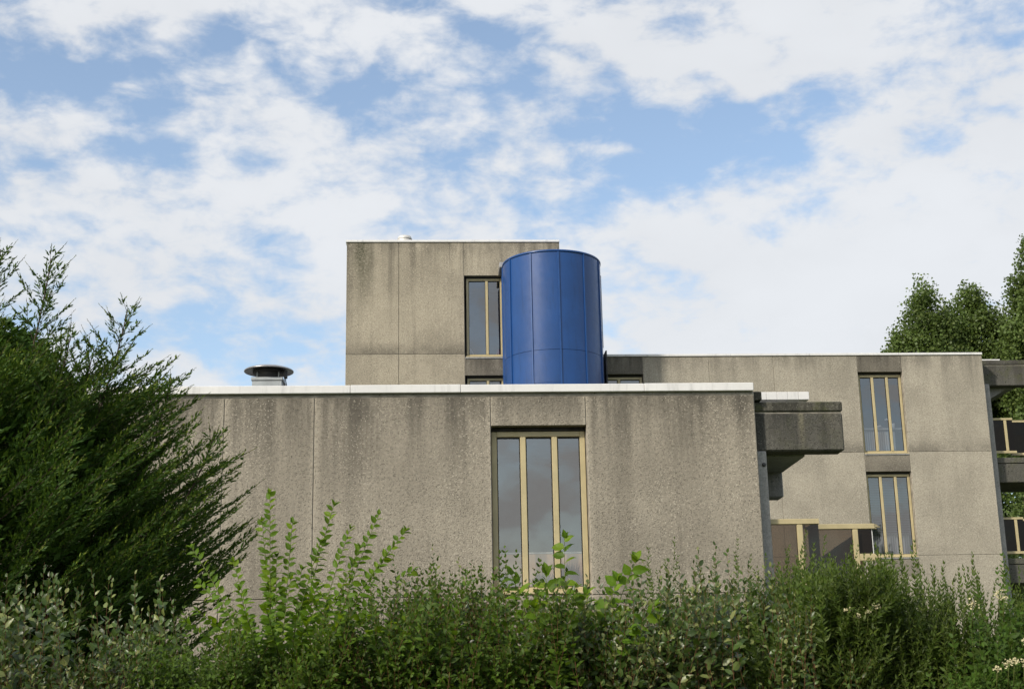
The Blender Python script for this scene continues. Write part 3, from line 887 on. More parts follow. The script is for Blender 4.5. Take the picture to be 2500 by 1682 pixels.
def leaf_up(LV, pts, spacing, size, ang=55, start=0.1, opposite=True, tipscale=0.45, jitter=0.25, droop=0.0, width=1.0,
            plane=None, face=(-0.15, -0.75, 0.55), fj=0.45):
    """leaves along a shoot, turned with their upper side towards the light and the open side of the hedge"""
    seg = np.linalg.norm(np.diff(pts, axis=0), axis=1)
    cum = np.concatenate([[0], np.cumsum(seg)])
    total = cum[-1]
    k = max(2, int(total * (1 - start) / spacing))
    t = start + (1 - start) * (np.arange(k) + rng.uniform(0, .5, k)) / k
    s = t * total
    p = np.stack([np.interp(s, cum, pts[:, q]) for q in range(3)], 1)
    i = np.clip(np.searchsorted(cum, s), 1, len(pts) - 1)
    tan = nrm(pts[i] - pts[i - 1])
    phi = random.uniform(0, 6.28) + np.arange(k) * (1.57 if opposite else 2.4)
    rep = 1
    if opposite:
        p, tan, t = np.repeat(p, 2, 0), np.repeat(tan, 2, 0), np.repeat(t, 2)
        phi = np.repeat(phi, 2) + np.tile([0, math.pi], k)
        k *= 2
    if plane is not None:
        side = nrm(np.array(plane) - tan * (tan @ np.array(plane))[:, None])
        rdl = side * np.where(np.arange(k) % 2 == 0, 1, -1)[:, None] + rng.normal(0, .22, (k, 3))
    else:
        a = nrm(np.cross(tan, [0.31, 0.83, 0.1]))
        b = np.cross(tan, a)
        rdl = a * np.cos(phi)[:, None] + b * np.sin(phi)[:, None]
    sz = size * (1 - (1 - tipscale) * np.clip((t - .55) / .45, 0, 1)) * rng.uniform(1 - jitter, 1 + jitter, k)
    an = np.radians((ang - 25 * np.clip((t - .6) / .4, 0, 1)) * rng.uniform(.75, 1.25, k))
    d = tan * np.cos(an)[:, None] + rdl * np.sin(an)[:, None]
    d[:, 2] -= droop * rng.uniform(.4, 1.3, k)
    u = tan * 0.3 + np.array(face) + rng.normal(0, fj, (k, 3))
    LV.add_many(p, d, u, sz, width * rng.uniform(.85, 1.15, k))


def stems_mesh(name, curves, r0, mat, parent, seg=3, kind='stuff'):
    V, F = [], []
    for pts in curves:
        n = len(pts)
        v, f = tube_vf(pts, [r0 * (1 - 0.75 * i / (n - 1)) for i in range(n)], seg)
        k = len(V)
        V += [tuple(q) for q in v]
        F += [tuple(i + k for i in t) for t in f]
    return mk(name, V, F, mat, parent, True, kind=kind)


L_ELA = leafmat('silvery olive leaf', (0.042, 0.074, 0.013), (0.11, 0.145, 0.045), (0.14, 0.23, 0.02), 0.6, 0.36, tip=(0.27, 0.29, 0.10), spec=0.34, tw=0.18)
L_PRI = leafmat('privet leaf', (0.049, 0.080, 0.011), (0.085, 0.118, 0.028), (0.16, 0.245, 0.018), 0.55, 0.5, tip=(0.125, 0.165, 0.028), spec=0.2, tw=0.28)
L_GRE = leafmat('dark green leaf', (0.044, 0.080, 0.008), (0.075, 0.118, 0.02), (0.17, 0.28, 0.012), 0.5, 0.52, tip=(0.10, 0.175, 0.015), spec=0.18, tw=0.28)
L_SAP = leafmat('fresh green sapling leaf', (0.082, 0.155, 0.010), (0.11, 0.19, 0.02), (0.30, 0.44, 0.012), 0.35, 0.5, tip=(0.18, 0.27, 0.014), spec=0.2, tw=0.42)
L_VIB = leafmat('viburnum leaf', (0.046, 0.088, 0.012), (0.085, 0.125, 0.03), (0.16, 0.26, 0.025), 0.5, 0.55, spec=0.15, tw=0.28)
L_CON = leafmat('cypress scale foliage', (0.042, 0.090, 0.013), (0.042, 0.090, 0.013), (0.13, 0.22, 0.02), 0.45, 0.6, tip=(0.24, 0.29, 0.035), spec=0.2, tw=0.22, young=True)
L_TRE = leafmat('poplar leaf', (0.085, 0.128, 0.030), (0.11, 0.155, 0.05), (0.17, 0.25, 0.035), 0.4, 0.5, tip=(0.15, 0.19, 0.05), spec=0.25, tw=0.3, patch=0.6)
L_RED = leafmat('red leaf', (0.25, 0.03, 0.02), (0.3, 0.08, 0.05), (0.4, 0.08, 0.03), 0.3)


def bush(name, label, cat, x0, x1, y0, y1, top, n, kind, mat, stem, size, spacing, opp=True, shoots=(), group=None,
         parts=150, ang=55, droop=0.1, width=1.0, ln=(0.45, 0.8), front=0.5, low=0.3, sr=0.0017, nfree=34):
    """many leafy upright shoots; `top(x)` is the height of the mass, `shoots` single taller shoots as (x, z, y)"""
    root = empty(name, ((x0 + x1) / 2, (y0 + y1) / 2, 0), label, cat, group)
    LV, CV = Leaves(), []
    ncl = max(8, int(n / 16))
    clump = [(random.uniform(x0, x1) + random.gauss(0, 0.12), random.random() < front, random.random(), random.random(), random.uniform(.75, 1.2)) for _ in range(ncl)]
    for i in range(n):
        cxx, isf, ch, cyy, csz = random.choice(clump)
        x = cxx + random.gauss(0, 0.06)
        u = 0.0 if isf else 1.0
        if u < 0.5:                                     # shoots that come out of the face towards the road
            y = y0 + abs(random.gauss(0, 0.12))
            z1 = 1.55 + (top(x) - 0.08 - 1.55) * ch + random.gauss(0, .06)
            d = np.array([random.gauss(0, .30), -random.uniform(.15, .85), random.uniform(.35, 1.0)])
        else:
            y = y0 + (y1 - y0) * cyy + random.gauss(0, .05)
            z1 = top(x) + (csz - 1) * .22 - 0.09 + random.gauss(0, 0.05)
            d = np.array([random.gauss(0, .22), random.gauss(-.12, .22), 1.0])
        l = random.uniform(*ln)
        d /= np.linalg.norm(d)
        p0 = np.array([x, y, z1]) - d * l * np.array([0.55, 0.75, 1.0])
        pts = curve(p0, d, l, 6, 0.2, 0.06)
        CV.append(pts)
        leaf_up(LV, pts, spacing, size * csz * random.uniform(.8, 1.15), ang, 0.12, opp, droop=droop, width=width)
    nl = int(n * low)
    for i in range(nl):                                   # the lower face of the hedge, below the picture
        x, z1 = random.uniform(x0, x1), random.uniform(0.25, 1.6)
        y = random.choice((y0 + random.uniform(0, .3), y1 - random.uniform(0, .3)))
        d = np.array([random.gauss(0, .3), (-.6 if y < (y0 + y1) / 2 else .6), .7])
        pts = curve((x, y, z1 - .3), d, 0.5, 4, 0.2, 0.06)
        CV.append(pts)
        leaf_up(LV, pts, spacing * 1.5, size * 1.3, ang, 0.1, opp, droop=droop, width=width)
    k0 = len(LV.P)
    free = [(x_, top(x_) + abs(random.gauss(0, .10)), random.uniform(y0 + .1, y1)) for x_ in rng.uniform(x0, x1, int((x1 - x0) * nfree))]
    for (x, z, y) in list(shoots) + free:
        l = random.uniform(0.55, 0.8)
        d = np.array([random.gauss(0, .07), random.gauss(0, .07), 1.0])
        pts = curve(np.array([x, y, z - l]), d, l, 8, 0.1, 0.03)
        pts += np.array([x, y, z]) - pts[-1]
        CV.append(pts)
        leaf_up(LV, pts, spacing * 0.9, size * 0.92, ang, 0.05, opp, tipscale=.5, droop=droop * 0.5, width=width)
    arr = LV.arrays()
    # the leaves that show largest: on the free shoots and at the very front
    P = arr[0]
    idx = list(range(k0, len(P)))
    vis = (P[:k0, 2] > 1.78) & (P[:k0, 0] > -2.5) & (P[:k0, 0] < 3.4)
    fr = [i for i in np.argsort(P[:k0, 1]) if vis[i]]
    random.shuffle(idx)
    own = (idx[:int(parts * 0.6)] + fr)[:parts]
    msk = np.ones(len(P), bool)
    msk[own] = False
    leaf_mesh('foliage', tuple(a[msk] for a in arr), kind, mat, root)
    leaf_objects(tuple(a[own] for a in arr), kind, mat, root)
    stems_mesh('twigs', CV, sr, stem, root, 3)
    tr = [curve((random.uniform(x0 + .1, x1 - .1), (y0 + y1) / 2 + random.uniform(-.25, .25), 0.0), (random.gauss(0, .12), random.gauss(0, .12), 1), 1.5, 6, 0.1, 0.05) for _ in range(int((x1 - x0) * 9))]
    stems_mesh('stems', tr, 0.016, M['bark'], root, 6)
    return root


def lerp_fn(pts):
    xs, zs = [p[0] for p in pts], [p[1] for p in pts]
    return lambda x: float(np.interp(x, xs, zs))


HG = 'shrubs grown together into the hedge'
bush('oleaster_shrub', 'silvery olive-leaved shrub with red-brown twigs in front of the conifer', 'shrub', -3.4, -1.38, 7.35, 8.5,
     lerp_fn([(-3.4, 2.24), (-2.3, 2.26), (-1.9, 2.24), (-1.55, 2.17), (-1.38, 2.05)]), 560, 'oval', L_ELA, M['redstem'], 0.066, 0.034, False,
     [(-2.30, 2.42, 7.9), (-2.22, 2.36, 7.8), (-2.05, 2.38, 8.0), (-1.97, 2.30, 7.7), (-1.88, 2.45, 8.0), (-1.80, 2.42, 8.1), (-1.72, 2.38, 7.8), (-1.64, 2.43, 8.0), (-1.60, 2.36, 7.8), (-1.52, 2.41, 8.1), (-1.47, 2.33, 7.9), (-1.40, 2.26, 7.8), (-2.12, 2.32, 7.6)],
     HG, 170, ang=52, width=1.05)
bush('low_green_shrub', 'low dark green shrub between the silvery shrub and the arching sapling', 'shrub', -1.42, -0.75, 7.35, 8.3,
     lerp_fn([(-1.42, 2.02), (-1.1, 2.00), (-0.75, 2.06)]), 330, 'oval', L_GRE, M['greenstem'], 0.045, 0.032, True, [], HG, 90, ang=60, droop=0.2)
bush('mixed_shrub', 'dark green shrub with pale narrow shoots left of the large front window', 'shrub', -0.80, 0.62, 7.3, 8.6,
     lerp_fn([(-0.8, 2.10), (-0.4, 2.20), (-0.1, 2.30), (0.3, 2.33), (0.62, 2.30)]), 720, 'oval', L_GRE, M['redstem'], 0.050, 0.034, True,
     [(-0.33, 2.36, 7.9), (-0.10, 2.44, 8.1), (-0.02, 2.46, 8.2), (0.06, 2.42, 8.1), (0.13, 2.40, 8.0), (0.20, 2.44, 8.2), (0.26, 2.42, 8.1), (0.33, 2.38, 8.0)],
     HG, 150, ang=55, droop=0.15)
bush('pale_shoot_shrub', 'thin yellowish-leaved shoots beside the lower left of the large window', 'shrub', -0.25, 0.5, 7.9, 8.5,
     lerp_fn([(-0.25, 2.30), (0.1, 2.37), (0.5, 2.33)]), 110, 'oval', L_ELA, M['redstem'], 0.044, 0.024, False,
     [(0.0, 2.57, 8.1), (0.03, 2.52, 8.2), (-0.20, 2.42, 8.1), (-0.28, 2.40, 8.0), (0.22, 2.48, 8.1), (0.28, 2.46, 8.0), (0.10, 2.46, 8.2)], HG, 80, front=0.1, low=0.1)
bush('oleaster_shrub', 'silvery-green shrub with upright twiggy shoots below the right concrete panel', 'shrub', 0.60, 2.02, 7.3, 8.6,
     lerp_fn([(0.6, 2.25), (1.0, 2.25), (1.4, 2.30), (2.02, 2.28)]), 580, 'oval', L_ELA, M['redstem'], 0.058, 0.030, False,
     [(1.00, 2.37, 8.0), (1.12, 2.43, 8.1), (1.20, 2.46, 8.1), (1.28, 2.42, 8.0), (1.35, 2.44, 8.2), (1.55, 2.42, 8.0), (1.62, 2.46, 8.1), (1.72, 2.45, 8.0), (1.80, 2.48, 8.1), (1.90, 2.42, 8.0), (0.92, 2.36, 7.9), (1.47, 2.40, 7.8), (1.86, 2.36, 7.7)],
     HG, 170, ang=52, width=1.05)
bush('privet_shrub', 'thin dark green privet shoots standing against the right concrete panel', 'shrub', 1.2, 1.95, 8.1, 8.7,
     lerp_fn([(1.2, 2.3), (1.95, 2.36)]), 90, 'lance', L_PRI, M['greenstem'], 0.044, 0.022, True,
     [(1.40, 2.605, 8.2), (1.41, 2.50, 8.15), (1.62, 2.49, 8.2), (1.77, 2.60, 8.2), (1.76, 2.52, 8.25), (1.84, 2.50, 8.2), (1.93, 2.48, 8.2), (1.52, 2.46, 8.2)], HG, 120, front=0.0, low=0.0)
bush('privet_shrub', 'tall bright green privet in front of the balcony', 'shrub', 1.85, 2.82, 7.5, 8.7,
     lerp_fn([(1.85, 2.28), (2.05, 2.40), (2.3, 2.44), (2.6, 2.40), (2.82, 2.30)]), 900, 'lance', L_PRI, M['greenstem'], 0.050, 0.022, True,
     [(2.14, 2.52, 8.1), (2.06, 2.47, 8.0), (2.42, 2.47, 8.2), (2.50, 2.46, 8.1), (2.60, 2.47, 8.2), (2.72, 2.54, 8.2), (2.28, 2.46, 8.0), (1.98, 2.44, 8.1), (2.66, 2.43, 8.0)],
     HG, 170, ang=48, droop=0.05, ln=(0.5, 0.9))
bush('privet_shrub', 'grey-green privet with slender shoots at the right end of the hedge', 'shrub', 2.72, 3.75, 7.6, 8.7,
     lerp_fn([(2.72, 2.28), (3.1, 2.26), (3.75, 2.30)]), 680, 'lance', L_PRI, M['greenstem'], 0.050, 0.023, True,
     [(2.80, 2.38, 8.1), (2.92, 2.42, 8.2), (3.05, 2.41, 8.1), (3.16, 2.37, 8.2), (3.30, 2.40, 8.1), (2.98, 2.33, 8.0), (3.10, 2.33, 8.0), (2.86, 2.32, 8.0), (3.42, 2.42, 8.2)],
     HG, 150, ang=42, droop=0.0)
vb = bush('flowering_shrub', 'shrub with clusters of small cream flowers at the right edge', 'shrub', 2.55, 3.7, 7.15, 7.7,
          lerp_fn([(2.55, 1.80), (2.8, 1.98), (3.0, 2.10), (3.7, 2.14)]), 300, 'oval', L_VIB, M['greenstem'], 0.05, 0.032, True, [], HG, 90)


def flower(parent, x, y, z, r):
    V, F = [], []
    for k in range(26):
        o_ = rng.normal(0, 1, 3) * np.array([r * .62, r * .4, r * .48])
        c = np.array([x, y, z]) + o_
        n = nrm(np.array([-.2, -0.7, 0.6]) + rng.normal(0, .5, 3))
        t = nrm(np.cross(n, [0, .2, 1.]))
        b = np.cross(n, t)
        i0 = len(V)
        V.append(tuple(c - n * 0.003))
        q = random.uniform(.004, .0065)
        for j in range(5):
            V.append(tuple(c + q * (t * math.cos(j * 1.2566) + b * math.sin(j * 1.2566))))
        F += [(i0, i0 + 1 + j, i0 + 1 + (j + 1) % 5) for j in range(5)]
    mk('flower_cluster', V, F, M['petal'], parent)
    tube('stalk', [(x, y + .04, z - 0.12), (x, y, z)], [.003, .002], M['greenstem'], parent, 4)


for (x, y, z, r) in ((2.284, 7.48, 2.112, .020), (2.33, 7.48, 2.143, .018), (2.176, 7.48, 2.125, .013), (2.24, 7.5, 2.09, .012), (2.945, 7.35, 2.187, .028), (2.97, 7.35, 2.165, .022), (2.80, 7.35, 2.136, .02),
                     (3.035, 7.12, 2.048, .030), (3.06, 7.1, 2.03, .024), (2.985, 7.08, 1.913, .026), (2.955, 7.08, 1.93, .02), (2.84, 7.06, 1.822, .024), (2.87, 7.06, 1.83, .022), (3.05, 7.1, 1.985, .028),
                     (2.92, 7.06, 1.831, .020), (3.02, 7.1, 2.09, .024), (3.08, 7.1, 1.95, .022), (2.78, 7.06, 1.80, .016), (3.09, 7.12, 2.11, .022), (3.0, 7.08, 1.86, .018)):
    flower(vb, x, y, z, r)


# saplings: every leaf is a part
def sapling(name, label, base, shoots, size, spacing, droop, ang, kind='broad', width=1.0, side=None):
    root = empty(name, (base[0], base[1], 0), label, 'sapling')
    LV = Leaves()
    for (x, y, z, bx, by, bz) in shoots:
        p0, p2 = np.array([bx, by, bz]), np.array([x, y, z])
        mid = (p0 + p2) / 2 + np.array([(bx - x) * 0.10, 0, abs(x - bx) * 0.16])
        ts = np.linspace(0, 1, 12)[:, None]
        pts = (1 - ts) ** 2 * p0 + 2 * ts * (1 - ts) * mid + ts ** 2 * p2
        tube('shoot', [tuple(q) for q in pts], [0.0042 * (1 - 0.72 * i / 11) for i in range(12)], M['greenstem'], root, 6)
        leaf_up(LV, pts, spacing, size, ang, 0.12, False, tipscale=0.8, droop=droop, width=width, plane=side)
        for j in range(4):                                # the bunch of young leaves at the tip
            t = pts[-1] - pts[-2]
            LV.add(pts[-1], nrm(t) + rng.normal(0, .55, 3), np.array([0, -.3, 1.]), size * random.uniform(.5, .8), width)
    tube('trunk', [(base[0], base[1], 0), (base[0] + .02, base[1], .8), (base[0], base[1] - .02, 1.7)], [.03, .025, .016], M['bark'], root, 8)
    arr = LV.arrays()
    n = len(arr[0])
    own = np.argsort(-arr[0][:, 2])[:300]
    leaf_objects(tuple(a[own] for a in arr), kind, L_SAP, root)
    if n > 300:
        rest = np.setdiff1d(np.arange(n), own)
        leaf_mesh('foliage', tuple(a[rest] for a in arr), kind, L_SAP, root)
    return root


b1 = (-0.78, 7.75, 1.75)
sh1 = [(-0.910, 7.70, 2.875), (-0.952, 7.72, 2.725), (-0.781, 7.7, 2.712), (-0.554, 7.72, 2.813), (-0.301, 7.7, 2.752), (-0.461, 7.7, 2.674),
       (-0.152, 7.7, 2.658), (-0.255, 7.68, 2.522), (-0.106, 7.68, 2.441), (-1.332, 7.7, 2.582), (-1.28, 7.66, 2.389), (-0.62, 7.66, 2.60),
       (-0.40, 7.64, 2.56), (-1.10, 7.68, 2.50), (-0.86, 7.66, 2.52), (-0.72, 7.64, 2.45), (-1.27, 7.5, 2.144), (-0.45, 7.28, 2.15), (-0.33, 7.25, 2.06), (-1.0, 7.5, 2.3), (-0.6, 7.5, 2.32), (-0.85, 7.4, 2.2)]
sh1 += [(x_, random.uniform(7.35, 7.7), random.uniform(2.05, 2.42)) for x_ in np.linspace(-1.2, -0.15, 18)]
sapling('arching_sapling', 'bright green sapling fanning out long arching leafy shoots left of centre', (-0.78, 7.8),
        [(x, y + (.28 if z > 2.35 else 0.0), z - .03, b1[0] + (x + 0.7) * 0.22 + random.uniform(-.05, .05), b1[1] + .1 + random.uniform(-.1, .05), 1.70 + random.uniform(-.1, .15)) for x, y, z in sh1],
        0.052, 0.019, 0.20, 60, width=0.88, side=(1, 0, 0.15))
sh2 = [(0.736, 7.95, 2.575), (0.60, 7.62, 2.345), (0.418, 7.6, 2.34), (1.087, 7.6, 2.41), (0.98, 7.6, 2.30), (0.80, 7.5, 2.22), (1.15, 7.4, 2.15), (1.0, 7.3, 2.03), (0.52, 7.4, 2.15)]
sapling('cherry_sapling', 'sapling with large serrated leaves rising before the large front window', (0.72, 7.7),
        [(x, y, z, 0.70 + (x - 0.72) * 0.25, 7.66 + random.uniform(-.06, .04), 1.62) for x, y, z in sh2],
        0.088, 0.030, 0.30, 66, side=(1, -0.2, 0.1))

# ------------------------------------------------------------------ cypress on the left
cy = empty('cypress_tree', (-4.5, 12.4, 0), 'dense feathery dark green cypress with pale tips covering the left of the facade', 'tree')
tips = []
rz = lerp_fn([(1.0, 2.5), (2.4, 2.75), (3.05, 3.05), (3.85, 2.75), (4.46, 2.2), (5.1, 1.55), (5.6, 1.0), (6.2, .5), (6.8, 0.1)])
AX = np.array([-4.45, 12.4])
limb_curves, plumes = [], []
# leaders that make the pointed tops: tip and the height where they leave the trunk
leaders = [(-3.31, 12.0, 5.56, 2.6), (-2.63, 12.0, 5.1, 2.2), (-3.78, 12.1, 5.68, 2.8), (-4.4, 12.1, 5.95, 2.8), (-2.85, 11.8, 4.7, 2.2), (-4.9, 12.6, 6.3, 2.5), (-3.75, 11.7, 5.0, 2.4), (-5.4, 12.6, 6.0, 2.4), (-2.25, 12.1, 4.45, 2.0), (-3.0, 11.6, 4.75, 2.2), (-1.85, 12.0, 3.98, 1.9)]
for (x, y, z, zb) in leaders:
    p0 = np.array([AX[0] + (x - AX[0]) * 0.35, AX[1] + (y - AX[1]) * .4, zb])
    p2 = np.array([x, y, z])
    mid = np.array([x * 0.85 + p0[0] * .15 - 0.03, y, (z + zb) / 2])
    ts = np.linspace(0, 1, 16)[:, None]
    pts = (1 - ts) ** 2 * p0 + 2 * ts * (1 - ts) * mid + ts ** 2 * p2
    limb_curves.append((pts, 0.022))
    L = z - zb
    k = int(L / 0.068)
    for j in range(k):
        t = 0.28 + 0.72 * (j + random.random()) / k
        q = np.array([np.interp(t, ts[:, 0], pts[:, c_]) for c_ in range(3)])
        a = 2.4 * j + random.gauss(0, .3)
        bl_ = (0.10 + 0.85 * (1 - t) ** 0.8) * random.uniform(.75, 1.15)
        d = np.array([math.cos(a) + .25, math.sin(a) * .9 - .1, random.uniform(.45, .95)])
        plumes.append((q, d, bl_, 0.35))
    plumes.append((pts[-3], pts[-1] - pts[-3], 0.32, 0.0))
# branches that build the flanks
for i in range(1050):
    z = random.uniform(1.2, 4.55)
    a = random.uniform(-2.5, 0.75) if i < 930 else random.uniform(0.75, 3.8)
    r = rz(z) * (random.uniform(.35, .7) if i % 3 == 0 else random.uniform(.68, .95))
    tip = np.array([AX[0] + r * math.cos(a), AX[1] + r * 0.86 * math.sin(a), z])
    bl_ = random.uniform(.7, 1.15)
    d = np.array([math.cos(a) + .32 + random.gauss(0, .16), math.sin(a) * .8 + random.gauss(0, .16), random.uniform(.42, .90)])
    dn = nrm(d)
    plumes.append((tip - dn * bl_ * .8, d, bl_, 0.25))
# long free sprays in front of the wall
for (x, z, y, l) in ((-1.42, 3.06, 12.1, 1.1), (-1.62, 3.86, 12.0, 1.15), (-1.66, 3.60, 12.1, 1.0), (-2.08, 4.47, 12.0, .9), (-1.60, 3.28, 11.9, .9), (-1.75, 3.42, 12.2, 1.0), (-1.95, 4.12, 12.1, .9), (-1.58, 2.86, 12.0, .9), (-1.85, 2.70, 11.9, .9), (-2.0, 4.3, 12.2, .8), (-1.78, 3.72, 12.2, .9), (-1.9, 3.1, 11.9, .9), (-2.2, 4.62, 12.1, .7), (-1.75, 2.95, 12.2, .8), (-2.05, 2.5, 11.8, .8), (-1.9, 3.85, 11.9, .9),
                     (-1.75, 2.75, 12.1, .9), (-1.95, 2.62, 12.0, .9), (-2.1, 2.4, 11.9, .9), (-1.7, 2.45, 12.2, .8), (-1.9, 2.3, 12.0, .9), (-2.2, 2.2, 11.7, .9), (-2.0, 2.9, 11.8, .9), (-2.2, 2.75, 11.7, .9), (-2.1, 3.3, 11.8, .9), (-1.48, 3.12, 12.2, .9), (-1.66, 3.74, 12.1, .9)):
    d = np.array([0.82, -0.05, random.uniform(.38, .62)])
    plumes.append((np.array([x, y, z]) - nrm(d) * l, d, l, 0.15))
tw_c = []
NRM = rng.normal(0, .25, (4096, 3))
BP, BD, BL, BT = [], [], [], []
for (q, d, l, up) in plumes:
    n = max(5, int(l / 0.09))
    pts = curve(q, d, l, n, up, 0.035)
    tw_c.append(pts)
    seg_l = l / n
    k = int(l / 0.027)
    sidev = nrm(np.cross(nrm(np.array(d)), [0, 0, 1.]) + 1e-6)
    for j in range(k):
        t = (j + random.random()) / k
        p = np.array([np.interp(t * n, np.arange(n + 1), pts[:, c_]) for c_ in range(3)])
        i = min(int(t * n) + 1, n)
        tan = nrm(pts[i] - pts[i - 1])
        sl = (0.05 + 0.24 * min(1, l) * (1 - t) ** .7 * min(1, t * 4 + .35)) * random.uniform(.7, 1.2)
        s_ = 1 if j % 2 else -1
        sd_ = nrm(tan * random.uniform(.75, 1.1) + sidev * s_ * random.uniform(.40, .9) + rng.normal(0, .14, 3) + np.array([0, 0, .12]))
        m_ = max(3, int(sl / 0.0150))
        for b in range(m_):
            f = (b + .5) / m_
            pb = p + sd_ * sl * f
            dd = sd_ + NRM[len(BP) % 4096]
            BP.append(pb)
            BD.append(dd)
            BL.append(random.uniform(.030, .056) * (1.1 - .4 * f))
            BT.append(.22 + .48 * t + .3 * f)
    td = nrm(pts[-1] - pts[-2])
    tl = random.uniform(.06, .17)
    tw_c.append(np.array([pts[-2], pts[-1], pts[-1] + td * tl]))
    for b in range(16):                                   # the fine whip at the tip
        f = b / 16
        BP.append(pts[-2] * (1 - min(1, f * 2.5)) + pts[-1] * min(1, f * 2.5) + td * tl * max(0, f - .4) / .6)
        BD.append(td + rng.normal(0, .28, 3))
        BL.append(.034 * (1 - .55 * f))
        BT.append(.97)
nf = 50000                                                # short inner growth that closes the crown
zf = rng.uniform(1.0, 5.0, nf)
af = rng.uniform(-math.pi, math.pi, nf)
rf = np.interp(zf, [1.0, 2.4, 3.05, 3.85, 4.46, 5.1], [2.1, 2.35, 2.6, 2.3, 1.6, 0.95]) * rng.uniform(.3, 1.0, nf) ** .5 * .84
BP += list(np.stack([AX[0] + rf * np.cos(af), AX[1] + rf * .86 * np.sin(af), zf], 1))
BD += list(np.stack([np.cos(af) + .3, np.sin(af) * .8, np.full(nf, .6)], 1) + rng.normal(0, .4, (nf, 3)))
BL += list(rng.uniform(.07, .12, nf))
BT += list(rng.uniform(.0, .35, nf))
BP, BD, BL = np.array(BP), nrm(np.array(BD)), np.array(BL)
U = rng.normal(0, 1, BP.shape)
X = nrm(np.cross(BD, U))
Zv = np.cross(X, BD)
tv = np.array([(0, 0, 0), (-.19, .42, 0.05), (0, 1, 0), (.19, .42, 0.05)])
V = (BP[:, None, :] + BL[:, None, None] * (tv[None, :, 0:1] * X[:, None, :] + tv[None, :, 1:2] * BD[:, None, :] + tv[None, :, 2:3] * Zv[:, None, :])).reshape(-1, 3)
bulk('crown', V, [(0, 3, 2, 1)], len(BP), 4, L_CON, cy, rnd=np.clip(np.array(BT) + rng.normal(0, .10, len(BT)), 0, 1))
print('cypress leaflets', len(BP), 'plumes', len(plumes))
stems_mesh('twigs', tw_c, 0.0035, M['bark'], cy, 3)
for pts, r in limb_curves:
    tube('limb', [tuple(p) for p in pts], [r * (1 - .8 * i / 15) for i in range(16)], M['bark'], cy, 6)
tube('trunk', [(-4.5, 12.4, 0), (-4.48, 12.4, 1.5), (-4.45, 12.4, 3.0), (-4.6, 12.5, 5.2), (-4.7, 12.6, 6.3)], [.2, .17, .13, .06, .02], M['bark'], cy, 10)


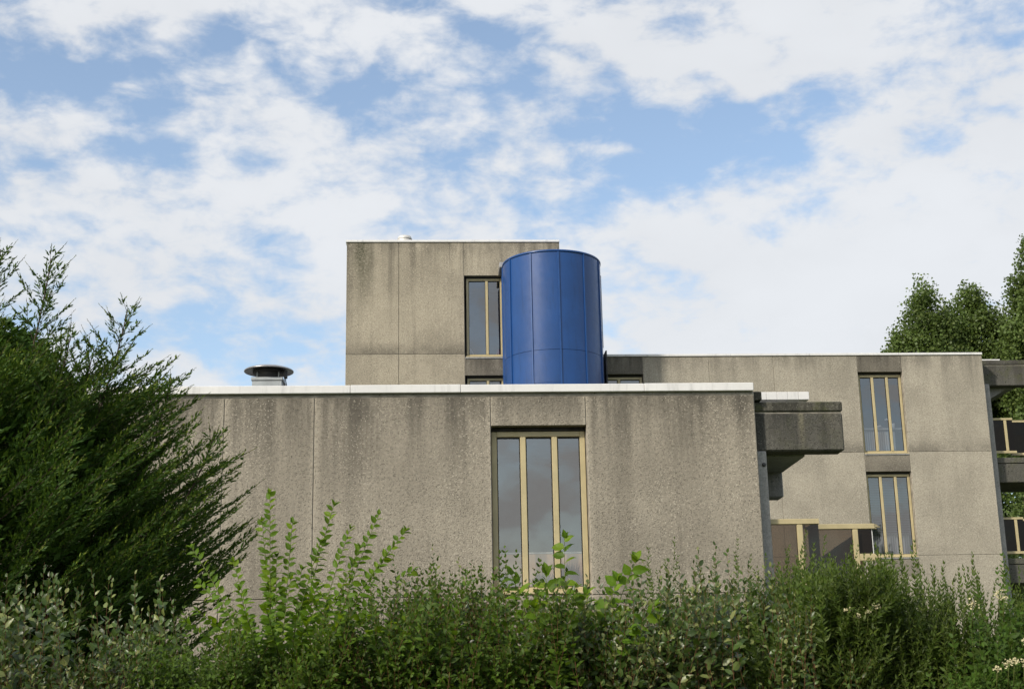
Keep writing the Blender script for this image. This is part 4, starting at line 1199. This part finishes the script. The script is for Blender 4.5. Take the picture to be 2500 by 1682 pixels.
# ------------------------------------------------------------------ broadleaf trees
def broad_tree(name, label, x, y, h, lobes, n, size, group=None, mat=None, seedj=0):
    root = empty(name, (x, y, 0), label, 'tree', group)
    tube('trunk', [(x, y, 0), (x + .1, y, h * .3), (x - .05, y, h * .6), (x, y, h * .9)], [.32, .25, .15, .04], M['bark'], root, 10)
    P, Dv, L = [], [], []
    for (lx, ly, lz, rx, rzv, w) in lobes:
        tube('limb', [(x, y, max(1.5, lz - rzv * 1.2)), (x + (lx) * .6, y + ly * .6, lz - rzv * .3), (x + lx, y + ly, lz + rzv * .75)], [.11, .07, .015], M['bark'], root, 6)
        k = int(n * w)
        # twiggy clumps through the lobe
        nc = max(12, k // 70)
        th, ph = rng.uniform(0, 2 * np.pi, nc), np.arccos(rng.uniform(-1, 1, nc))
        rr = rng.uniform(.30, 1.0, nc) ** .55
        zz = np.cos(ph)
        flame = np.clip(1.0 - 0.45 * np.clip(zz, 0, 1), .3, 1)
        C = np.stack([x + lx + rx * rr * np.sin(ph) * np.cos(th) * flame, y + ly + rx * rr * np.sin(ph) * np.sin(th) * flame, lz + rzv * rr * zz], 1)
        which = rng.integers(0, nc, k)
        off = nrm(rng.normal(0, 1, (k, 3))) * (rng.random((k, 1)) ** .45) * np.array([.42, .42, .55])
        P.append(C[which] + off)
    P = np.concatenate(P)
    D = nrm(rng.normal(0, 1, P.shape) + np.array([0, 0, .2]))
    Un = rng.normal(0, .6, P.shape) + np.array([-.2, -.5, .7])
    X = nrm(np.cross(D, Un))
    Z = np.cross(X, D)
    Lg = rng.uniform(.7, 1.25, len(P)) * size
    leaf_mesh('crown', (P, X, D, Z, Lg, np.ones(len(P))), 'tree', mat or L_TRE, root)
    return root


TG = 'poplars behind the right end of the wing'
broad_tree('poplar_tree', 'leftmost poplar with lower pointed crown above the wing roof', 20.6, 56, 18.4,
           [(-.1, 0, 15.8, 1.3, 3.2, .2), (-1.3, 0, 14.4, 1.1, 2.4, .16), (.7, -.3, 14.6, 1.3, 2.8, .18), (0, 0, 11.0, 2.6, 4.0, .26), (-2.3, .2, 13.6, .7, 1.7, .05), (-1.5, .4, 9.5, 1.6, 4.0, .15)], 76000, .125, TG)
broad_tree('poplar_tree', 'middle poplar with a twin-tipped crown above the wing roof', 23.1, 57, 18.6,
           [(-.1, 0, 16.1, 1.3, 3.0, .2), (-1.2, -.3, 15.4, 1.0, 2.7, .16), (.9, -.2, 15.2, 1.2, 2.9, .18), (0, 0, 11.0, 2.6, 4.2, .28), (0, -.6, 6.5, 2.6, 4.0, .18)], 76000, .125, TG)
broad_tree('poplar_tree', 'tallest poplar cut off by the right edge of the picture', 25.9, 55, 21.3,
           [(-.5, 0, 17.0, 1.7, 4.1, .22), (-1.7, -.2, 15.4, 1.4, 3.6, .16), (1.3, 0, 17.1, 1.8, 4.2, .16), (0, 0, 12.0, 3.1, 4.6, .26), (-1.2, -.8, 7.0, 2.8, 4.4, .20)], 90000, .13, TG)
broad_tree('garden_tree', 'dense dark tree seen through the gaps of the wing galleries', 21.0, 49, 12.5,
           [(0, 0, 8.0, 2.4, 3.8, .4), (-1.6, 0, 5.5, 2.0, 3.2, .3), (1.7, 0, 6.0, 2.2, 3.4, .3)], 22000, .13)
# tree across the road, behind the camera: it shows as a reflection in the lower wing window
broad_tree('street_tree', 'tree across the road reflected in the lower wing window', 30.5, -24, 15.5,
           [(0, 0, 11.0, 2.6, 3.6, .4), (2.6, 0, 8.0, 3.0, 3.0, .3), (-1.8, 0, 7.5, 2.4, 3.0, .3)], 9000, .24)
